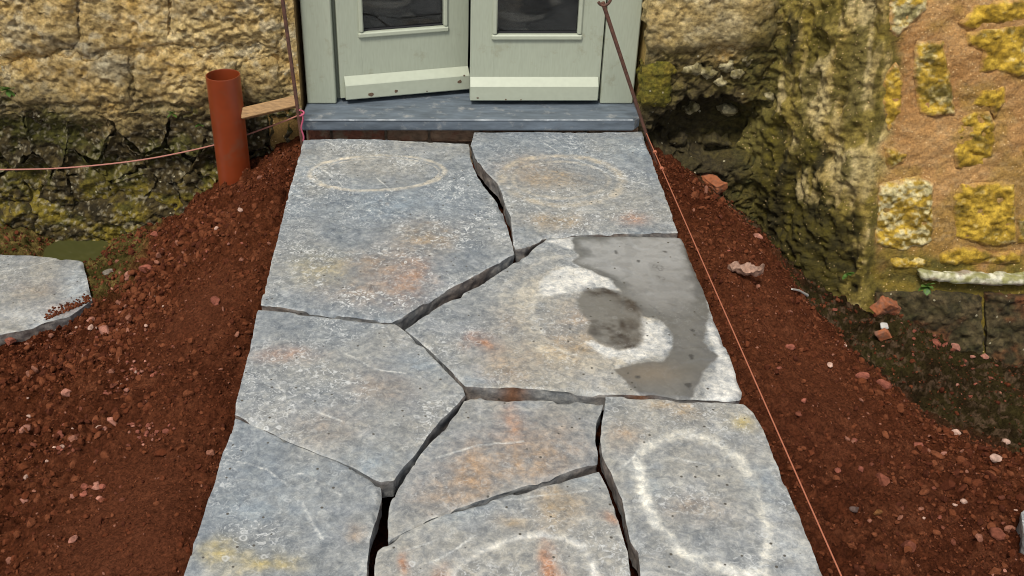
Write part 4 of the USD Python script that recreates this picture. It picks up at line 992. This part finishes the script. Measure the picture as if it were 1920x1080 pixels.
obj('stake', box(s2[0] - 0.02, s2[0] + 0.02, s2[1] - 0.02, s2[1] + 0.02, -0.3, s2[2] + 0.06, 0.003), M['timber'], pg_)
# left string, sagging past the back of the pipe
ctrl_s = [on_y(564, 214, 3.975), on_y(520, 232, 4.03), on_y(462, 253, 4.062), on_y(405, 271, 4.05), on_y(300, 294, 4.0), on_y(200, 308, 3.97), on_y(100, 316, 3.95), on_y(0, 318, 3.93), on_y(-120, 316, 3.92), on_y(-300, 300, 3.92)]
cs = np.array(ctrl_s)
from scipy.interpolate import CubicSpline
tt = np.arange(len(cs))
sp = CubicSpline(tt, cs)(np.linspace(0, len(cs) - 1, 90))
ls = thing('string_line', 'slack pinkish string hanging from the left pin behind the pipe', 'string', tuple(cs[0]))
obj('cord', tube(sp, 0.0032, 8), M['string'], ls, smooth=True)
kn = on_y(566, 212, 3.955)
obj('knot', tube(np.array([kn + A(0.008 * math.cos(t * 3), 0.008 * math.sin(t * 3), 0.012 * t) for t in np.linspace(-1, 1, 40)]), 0.0038, 7), M['pink'], ls, smooth=True)
obj('tail', tube(np.array([kn + A(0.004 * math.sin(t * 9) - 0.004 * t, -0.006, -0.12 * t) for t in np.linspace(0, 1, 30)]), 0.0036, 7), M['pink'], ls, smooth=True)

# ================================================================== PUDDLE, LOOSE THINGS
pc = A(-1.62, 3.975, -0.53)
w = np.arange(40) / 40 * 6.283
pr_ = 1 + 0.05 * np.sin(3 * w + 1) + 0.02 * np.sin(7 * w)
ring = np.c_[pc[0] + 0.15 * pr_ * np.cos(w), pc[1] + 0.13 * pr_ * np.sin(w), np.full(40, -0.545)]
obj('puddle', trimesh.Trimesh(np.vstack([ring, [[pc[0], pc[1], -0.545]]]), [(40, i, (i + 1) % 40) for i in range(40)], process=False), M['puddle'], label='small murky green puddle at the foot of the left wall', cat='puddle', kind='structure')

def ground_hit(px, py):
    """where the line of sight from the photographer's spot meets the soil"""
    d = ray(px, py); ts = np.linspace(1.5, 6.5, 900)
    p = A(0, 0, EYE) + ts[:, None] * d
    below = p[:, 2] < soil_z(p[:, 0], p[:, 1], False)
    i = int(np.argmax(below)) if below.any() else 899
    return p[i]
def stone_col(P, tone):
    n = con(fbm(P * 60, 3, 171), 3)
    t = A(*tone)
    return lerp(t * 0.72 * np.ones((len(P), 3)), np.minimum(t * 1.25, .9), n)
PINK, ROSE, PALE, DARK, GREY = (0.30, 0.135, 0.095), (0.21, 0.070, 0.045), (0.40, 0.26, 0.20), (0.13, 0.043, 0.025), (0.22, 0.19, 0.15)
named = [  # px, py, width in px, tone, label
 (290, 446, 18, ROSE, 'rosy square stone high on the left soil bank below the pipe'),
 (242, 518, 20, PINK, 'pink stone on the left bank beside the lone slab'),
 (276, 512, 26, ROSE, 'long rosy stone on the left bank halfway to the path'),
 (203, 515, 26, GREY, 'dull grey stone beside the right edge of the lone slab'),
 (160, 580, 24, ROSE, 'reddish stone at the near corner of the lone slab'),
 (170, 605, 20, PINK, 'pink wedge-shaped stone just below the lone slab corner'),
 (200, 628, 30, PINK, 'biggest pink stone in the heap below the lone slab'),
 (172, 618, 14, PALE, 'pale upright flake in the heap below the lone slab'),
 (22, 648, 24, ROSE, 'red stone at the left edge under the lone slab'),
 (404, 570, 24, ROSE, 'reddish lump on the smooth soil left of the path'),
 (212, 794, 24, PINK, 'pink bright stone pair in the middle of the left soil, larger one'),
 (200, 806, 18, PINK, 'smaller pink stone touching the bright pair on the left soil'),
 (127, 740, 22, PINK, 'pink stone on the left soil near the image edge'),
 (48, 812, 24, PINK, 'long pinkish stone low on the left soil'),
 (138, 1015, 20, PINK, 'upright pink stone near the bottom left corner'),
 (50, 898, 14, PALE, 'pale pebble on the left soil close to the bottom'),
 (46, 942, 18, PINK, 'pinkish crumbly stone near the left edge low down'),
 (415, 305, 18, PALE, 'pale flat stone at the foot of the drain pipe'),
 (438, 332, 12, PALE, 'pale pebble below the foot of the drain pipe'),
 (450, 396, 13, PALE, 'pale pebble on the bank left of the far slab'),
 (406, 435, 12, PALE, 'whitish pebble on the left bank below the pipe'),
 (1420, 450, 18, PINK, 'round pinkish stone at the top of the right bank'),
 (1555, 692, 14, PALE, 'small pale pinkish pebble on the smooth right soil'),
 (1480, 655, 18, ROSE, 'reddish stone on the right soil by the ditch'),
 (1655, 728, 26, ROSE, 'rounded red stone at the lip of the right ditch'),
 (1615, 712, 24, ROSE, 'flat reddish stone at the lip of the right ditch'),
 (1600, 830, 18, ROSE, 'reddish brown stone in the middle of the right soil'),
 (1645, 965, 18, (0.16, 0.07, 0.025), 'ochre brown pebble low on the right soil'),
 (1600, 962, 18, (0.09, 0.06, 0.05), 'dark grey pebble low on the right soil'),
 (1790, 655, 20, PINK, 'pink stone in the ditch below the plinth'),
 (1845, 672, 16, PINK, 'rounded pink pebble in the ditch near the right edge'),
 (1755, 645, 24, ROSE, 'rosy stones among the rubble below the footing'),
 (1865, 870, 22, PALE, 'pale pink flat stone on the right bank near the edge'),
 (1885, 832, 18, PALE, 'pale lumpy stone at the right edge above the bank'),
 (1790, 820, 18, PALE, 'pale sliver of stone by the ditch on the right'),
 (1700, 1030, 30, DARK, 'large dark red lump near the bottom right'),
 (1655, 905, 34, DARK, 'broad flat red clod on the right soil'),
 (1720, 840, 26, ROSE, 'angular red stone on the right bank slope'),
 (1865, 1010, 30, DARK, 'dark red clod near the bottom right corner'),
 (620, 0, 0, None, None)]
for k, (px, py, wpx, tone, label) in enumerate(named):
    if not wpx: continue
    p = ground_hit(px, py)
    depth = p[1] * CP - (p[2] - EYE) * SP
    sz = wpx * depth / F / 2
    v, f = rock(sz * 1.1, 700 + k, 2, 0.75)
    p[2] = float(soil_z(p[0], p[1])) + sz * 0.22
    v = v + p
    obj('stone', (v, f), M['clod'], smooth=50 if False else False, colors=stone_col(v, tone), loc=p, label=label, cat='stone')
# loose stones nothing tells apart
r = np.random.default_rng(12)
clusters = [(262, 700, 40, 14, 22), (225, 730, 30, 20, 14), (280, 815, 30, 22, 26), (180, 925, 40, 14, 18), (110, 840, 60, 20, 14), (330, 470, 90, 35, 36), (250, 560, 70, 30, 26), (170, 630, 90, 24, 26), (120, 800, 120, 90, 14), (1770, 650, 60, 25, 26), (1850, 720, 60, 60, 12), (1400, 400, 50, 60, 14), (1560, 640, 40, 50, 5), (1780, 960, 110, 80, 14), (1600, 800, 120, 110, 8)]
total = 0
for cx, cy, sx, sy, cnt in clusters:
    for _ in range(cnt):
        if total >= 290: break
        px, py = cx + r.normal() * sx * 0.6, cy + r.normal() * sy * 0.6
        p = ground_hit(px, py)
        if abs(p[0] - 0.12) < 0.76 or p[1] > 4.05: continue
        if p[1] > 3.36 and p[0] < -1.36: continue
        left = px < 900
        sz = r.uniform(0.005, 0.0125) * (0.8 if cnt > 20 and left else 1)
        tone = [PINK, ROSE, DARK, DARK, ROSE, DARK, PALE, ROSE, PINK, DARK, DARK, ROSE][r.integers(0, 12)]
        p[2] = float(soil_z(p[0], p[1])) + sz * 0.25
        v, f = rock(sz, 900 + total, 1, 0.75); v = v + p
        obj('small_stone', (v, f), M['clod'], colors=stone_col(v, tone), loc=p,
            label='small angular red or pinkish stone loose on the soil ' + ('left' if left else 'right') + ' of the path', cat='stone',
            group='loose small stones ' + ('left' if left else 'right') + ' of the path')
        total += 1
# crumbs of soil: nobody could count them
crumbs = UsdGeom.PointInstancer.Define(stage, '/World/soil_crumbs')
protos = UsdGeom.Scope.Define(stage, '/World/soil_crumbs/crumb_kinds')
kinds = []
for k in range(8):
    v, f = rock(1.0, 40 + k, 1, 0.8)
    tone = [A(0.085, 0.023, 0.009), A(0.11, 0.033, 0.013), A(0.14, 0.046, 0.020), A(0.060, 0.017, 0.008), A(0.10, 0.029, 0.012), A(0.22, 0.095, 0.06), A(0.12, 0.038, 0.016), A(0.072, 0.020, 0.009)][k]
    m = usdkit.mesh(stage, f'/World/soil_crumbs/crumb_kinds/crumb' + (f'_{k:03d}' if k else ''), (v, f), M['clod'])
    UsdGeom.PrimvarsAPI(m).CreatePrimvar('albedo', Sdf.ValueTypeNames.Color3fArray, 'vertex').Set(Vt.Vec3fArray.FromNumpy(np.tile(tone, (len(v), 1)).astype(np.float32)))
    kinds.append(m.GetPath())
crumbs.CreatePrototypesRel().SetTargets(kinds)
NC = 110000
cxy = np.c_[r.uniform(-2.3, 2.35, NC), r.uniform(1.3, 4.08, NC)]
dens = con(fbm(np.c_[cxy * 4, np.zeros(NC)], 4, 55), 3.0)
sm = smooth_zone(cxy[:, 0], cxy[:, 1])
keep = (np.abs(cxy[:, 0] - 0.12) > 0.725) & (r.uniform(0, 1, NC) < (0.35 + 0.65 * dens) * (1 - 0.6 * sm))
zb_ = soil_base(cxy[:, 0], cxy[:, 1]); keep &= ~((cxy[:, 0] > 1.2) & (zb_ < -0.44) & (r.uniform(0, 1, NC) < 0.8))
keep &= ~shapely.contains_xy(Polygon(left_poly), cxy[:, 0], cxy[:, 1])
cxy = cxy[keep]; NCk = len(cxy)
size = np.minimum(0.0030 * (1 / np.maximum(r.uniform(0, 1, NCk), 1e-3)) ** 0.40, 0.015) * (1 - 0.35 * sm[keep])
cz = soil_z(cxy[:, 0], cxy[:, 1]) + size * 0.3
# some that spilled over the lone slab's near edge
sp_n = 300
sxy = np.array([on_z(px, py, LS_Z)[:2] for px, py in zip(r.uniform(70, 168, sp_n), np.zeros(sp_n))]) if False else None
tt_ = r.uniform(0, 1, sp_n)
e0, e1 = on_z(84, 602, LS_Z)[:2], on_z(170, 566, LS_Z)[:2]
sxy = e0 + (e1 - e0) * tt_[:, None] + np.abs(r.normal(size=(sp_n, 1))) * A(-0.012, 0.035) * 0.8
ssz = r.uniform(0.0025, 0.007, sp_n)
big = []
for cx, cy, sx, sy, cnt in ((330, 480, 110, 45, 220), (230, 560, 80, 50, 140), (120, 640, 140, 40, 150), (180, 850, 160, 140, 70), (450, 330, 60, 50, 60), (1330, 400, 50, 60, 30), (1620, 700, 60, 100, 20), (1800, 980, 100, 70, 35)):
    for _ in range(cnt):
        px, py = cx + r.normal() * sx * 0.6, cy + r.normal() * sy * 0.6
        d = ray(px, py); t = (-0.32 - EYE) / d[2]; p = A(0, 0, EYE) + d * t
        if abs(p[0] - 0.12) > 0.77 and p[1] < 4.0 and not (p[1] > 3.3 and p[0] < -1.33): big.append(p[:2])
big = np.array(big); bs = r.uniform(0.009, 0.021, len(big))
pos = np.vstack([np.c_[cxy, cz], np.c_[sxy, LS_Z + ssz * 0.5], np.c_[big, soil_z(big[:, 0], big[:, 1]) + bs * 0.2]])
sz_ = np.concatenate([size, ssz, bs]); NT = len(pos)
crumbs.CreatePositionsAttr(Vt.Vec3fArray.FromNumpy(pos.astype(np.float32)))
crumbs.CreateScalesAttr(Vt.Vec3fArray.FromNumpy((sz_[:, None] * r.uniform(0.75, 1.25, (NT, 3))).astype(np.float32)))
q4 = r.normal(size=(NT, 4)); q4 /= np.linalg.norm(q4, axis=1, keepdims=True)
crumbs.CreateOrientationsAttr([Gf.Quath(float(a), float(b), float(c), float(d)) for a, b, c, d in q4])
pid = r.choice(8, NT, p=[.17, .17, .11, .17, .14, .04, .10, .10])
crumbs.CreateProtoIndicesAttr(Vt.IntArray.FromNumpy(pid.astype(np.int32)))
tag(crumbs.GetPrim(), 'fine crumbs and clods of red soil strewn beside the path', 'soil crumbs', None, 'stuff')

# brick fragment, clay shards, dead leaf, twig
def shard(name, px, py, L_, W_, T_, mat, rotz, tilt, label, cat, seed, lift=0.3, fixed=None):
    p = ground_hit(px, py) if fixed is None else A(*fixed)
    if fixed is None: p[2] = float(soil_z(p[0], p[1])) + T_ * lift
    b = box(-L_ / 2, L_ / 2, -W_ / 2, W_ / 2, -T_ / 2, T_ / 2, 0.004).subdivide().subdivide().subdivide()
    v = b.vertices + (fbm(b.vertices * 35 + seed, 3, seed) - 0.5)[:, None] * A(0.6, 0.8, 0.8) * min(W_, T_) * 0.5 * np.sign(b.vertices)
    M4 = trimesh.transformations.euler_matrix(tilt[0], tilt[1], rotz)
    v = v @ M4[:3, :3].T + p
    return obj(name, (v, b.faces), mat, loc=p, label=label, cat=cat)
shard('brick_fragment', 1330, 345, 0.16, 0.055, 0.05, M['orange_clay'], math.radians(-62), (0.2, 0.1), 'long broken orange brick on the soil beside the far right slab', 'brick', 1)
shard('clay_shard', 1660, 575, 0.11, 0.05, 0.07, M['orange_clay'], 0.5, (0.3, 0.5), 'larger orange clay shard below the buttress corner', 'shard', 2, fixed=on_plane(1662, 578, Eb + NF * 0.06, NF))
shard('clay_shard', 1652, 640, 0.05, 0.02, 0.045, M['orange_clay'], 0.2, (0.3, 0.9), 'small orange clay shard under a white chip beside the ditch', 'shard', 3, 0.6)
shard('pale_chip', 1655, 622, 0.035, 0.025, 0.012, M['pale_shard'], 0.3, (0.7, 0.2), 'white chip beside the orange clay shard', 'shard', 4, 1.0)
def dead_leaf(px, py):
    p = ground_hit(px, py); p[2] = float(soil_z(p[0], p[1])) + 0.006
    u, v_ = np.meshgrid(np.linspace(-1, 1, 28), np.linspace(-1, 1, 14), indexing='ij')
    wd = 0.036 * np.sqrt(np.clip(1 - u ** 2, 0, 1)) * (0.55 + 0.45 * (u + 1) / 2) + 0.001
    Q = np.stack([u * 0.075, v_ * wd, np.zeros_like(u)], -1)
    nn = fbm(np.stack([u * 3, v_ * 2.2, u * 0 + 3.3], -1), 4, 8) - 0.5; Q[..., :2] *= 0.78
    Q[..., 2] = 0.012 + nn * 0.060 + 0.020 * v_ ** 2 + 0.018 * np.maximum(u, 0) ** 2
    a = math.radians(-24)
    Q = Q @ A(math.cos(a), math.sin(a), 0, -math.sin(a), math.cos(a), 0, 0, 0, 1).reshape(3, 3)
    v0, f0 = grid_mesh(Q + p)
    v1, f1 = v0 - A(0, 0, 0.0012), f0[:, ::-1]
    t = thing('dead_leaf', 'crumpled pale dead leaf on the soil right of the path', 'leaf', tuple(p))
    obj('blade', (np.vstack([v0, v1]), np.vstack([f0, f1 + len(v0)])), M['dead_leaf'], t, smooth=True)
    a0 = p + Q[0, 7] + A(0, 0, 0); b0_ = on_z(1358, 511, p[2] + 0.008)
    obj('stalk', tube(np.array([a0, (a0 + b0_) / 2 + A(0, 0, 0.005), b0_]), [0.0025, 0.002, 0.0012], 6), M['dead_leaf'], t)
dead_leaf(1394, 526)
a, b = ground_hit(1483, 551), ground_hit(1512, 562)
a[2] += .02; b[2] += .02
obj('twig', tube(np.array([a, a * .6 + b * .4 + A(0, 0, .006), a * .2 + b * .8 + A(0, 0, .002), b]), [0.003, 0.004, 0.005, 0.006], 8), M['pale_shard'], loc=a, label='short white twig at the foot of the right bank', cat='twig')
# weeds
def weed(p, nl, size, seed, label):
    rr = np.random.default_rng(seed)
    t = thing('weed', label, 'weed', tuple(p))
    for k in range(nl):
        a, e = rr.uniform(0, 6.283), rr.uniform(0.2, 1.1)
        L_ = size * rr.uniform(0.6, 1.2)
        d = A(math.cos(a) * math.cos(e), -abs(math.sin(a)) * math.cos(e), math.sin(e) * rr.choice([1, 1, -0.6]))
        s = np.cross(d, [0.1, 0.2, 1]); s /= np.linalg.norm(s); nrm = np.cross(s, d)
        st = np.linspace(0, 1, 6); wd = np.sin(st * math.pi) ** 0.7 * L_ * 0.30 + 0.0003
        mid = p + d * (st * L_)[:, None] + A(0, 0, -1) * (st ** 2 * L_ * 0.3)[:, None]
        G = np.stack([mid - s * wd[:, None], mid + nrm * (-0.15 * wd)[:, None], mid + s * wd[:, None]], 1)
        v, f = grid_mesh(G)
        obj('leaf', (v, f), M['leaf'], t, smooth=True)
weed(on_plane(1738, 535, Eb + NF * 0.085, NF), 16, 0.035, 1, 'small green weed growing under the pale ledge of the buttress')
weed(on_plane(1590, 512, Eb + NF * 0.10, NF), 9, 0.028, 2, 'tiny green weed at the dark foot of the buttress corner')
weed(on_y(322, 212, WY - 0.07), 10, 0.026, 3, 'tiny green weed on the left wall beside the pipe')
weed(on_y(14, 168, WY - 0.07), 12, 0.034, 4, 'green weed on the left wall at the image edge')
weed(on_y(372, 235, WY - 0.07), 7, 0.022, 5, 'green sprig on the damp wall just left of the pipe')
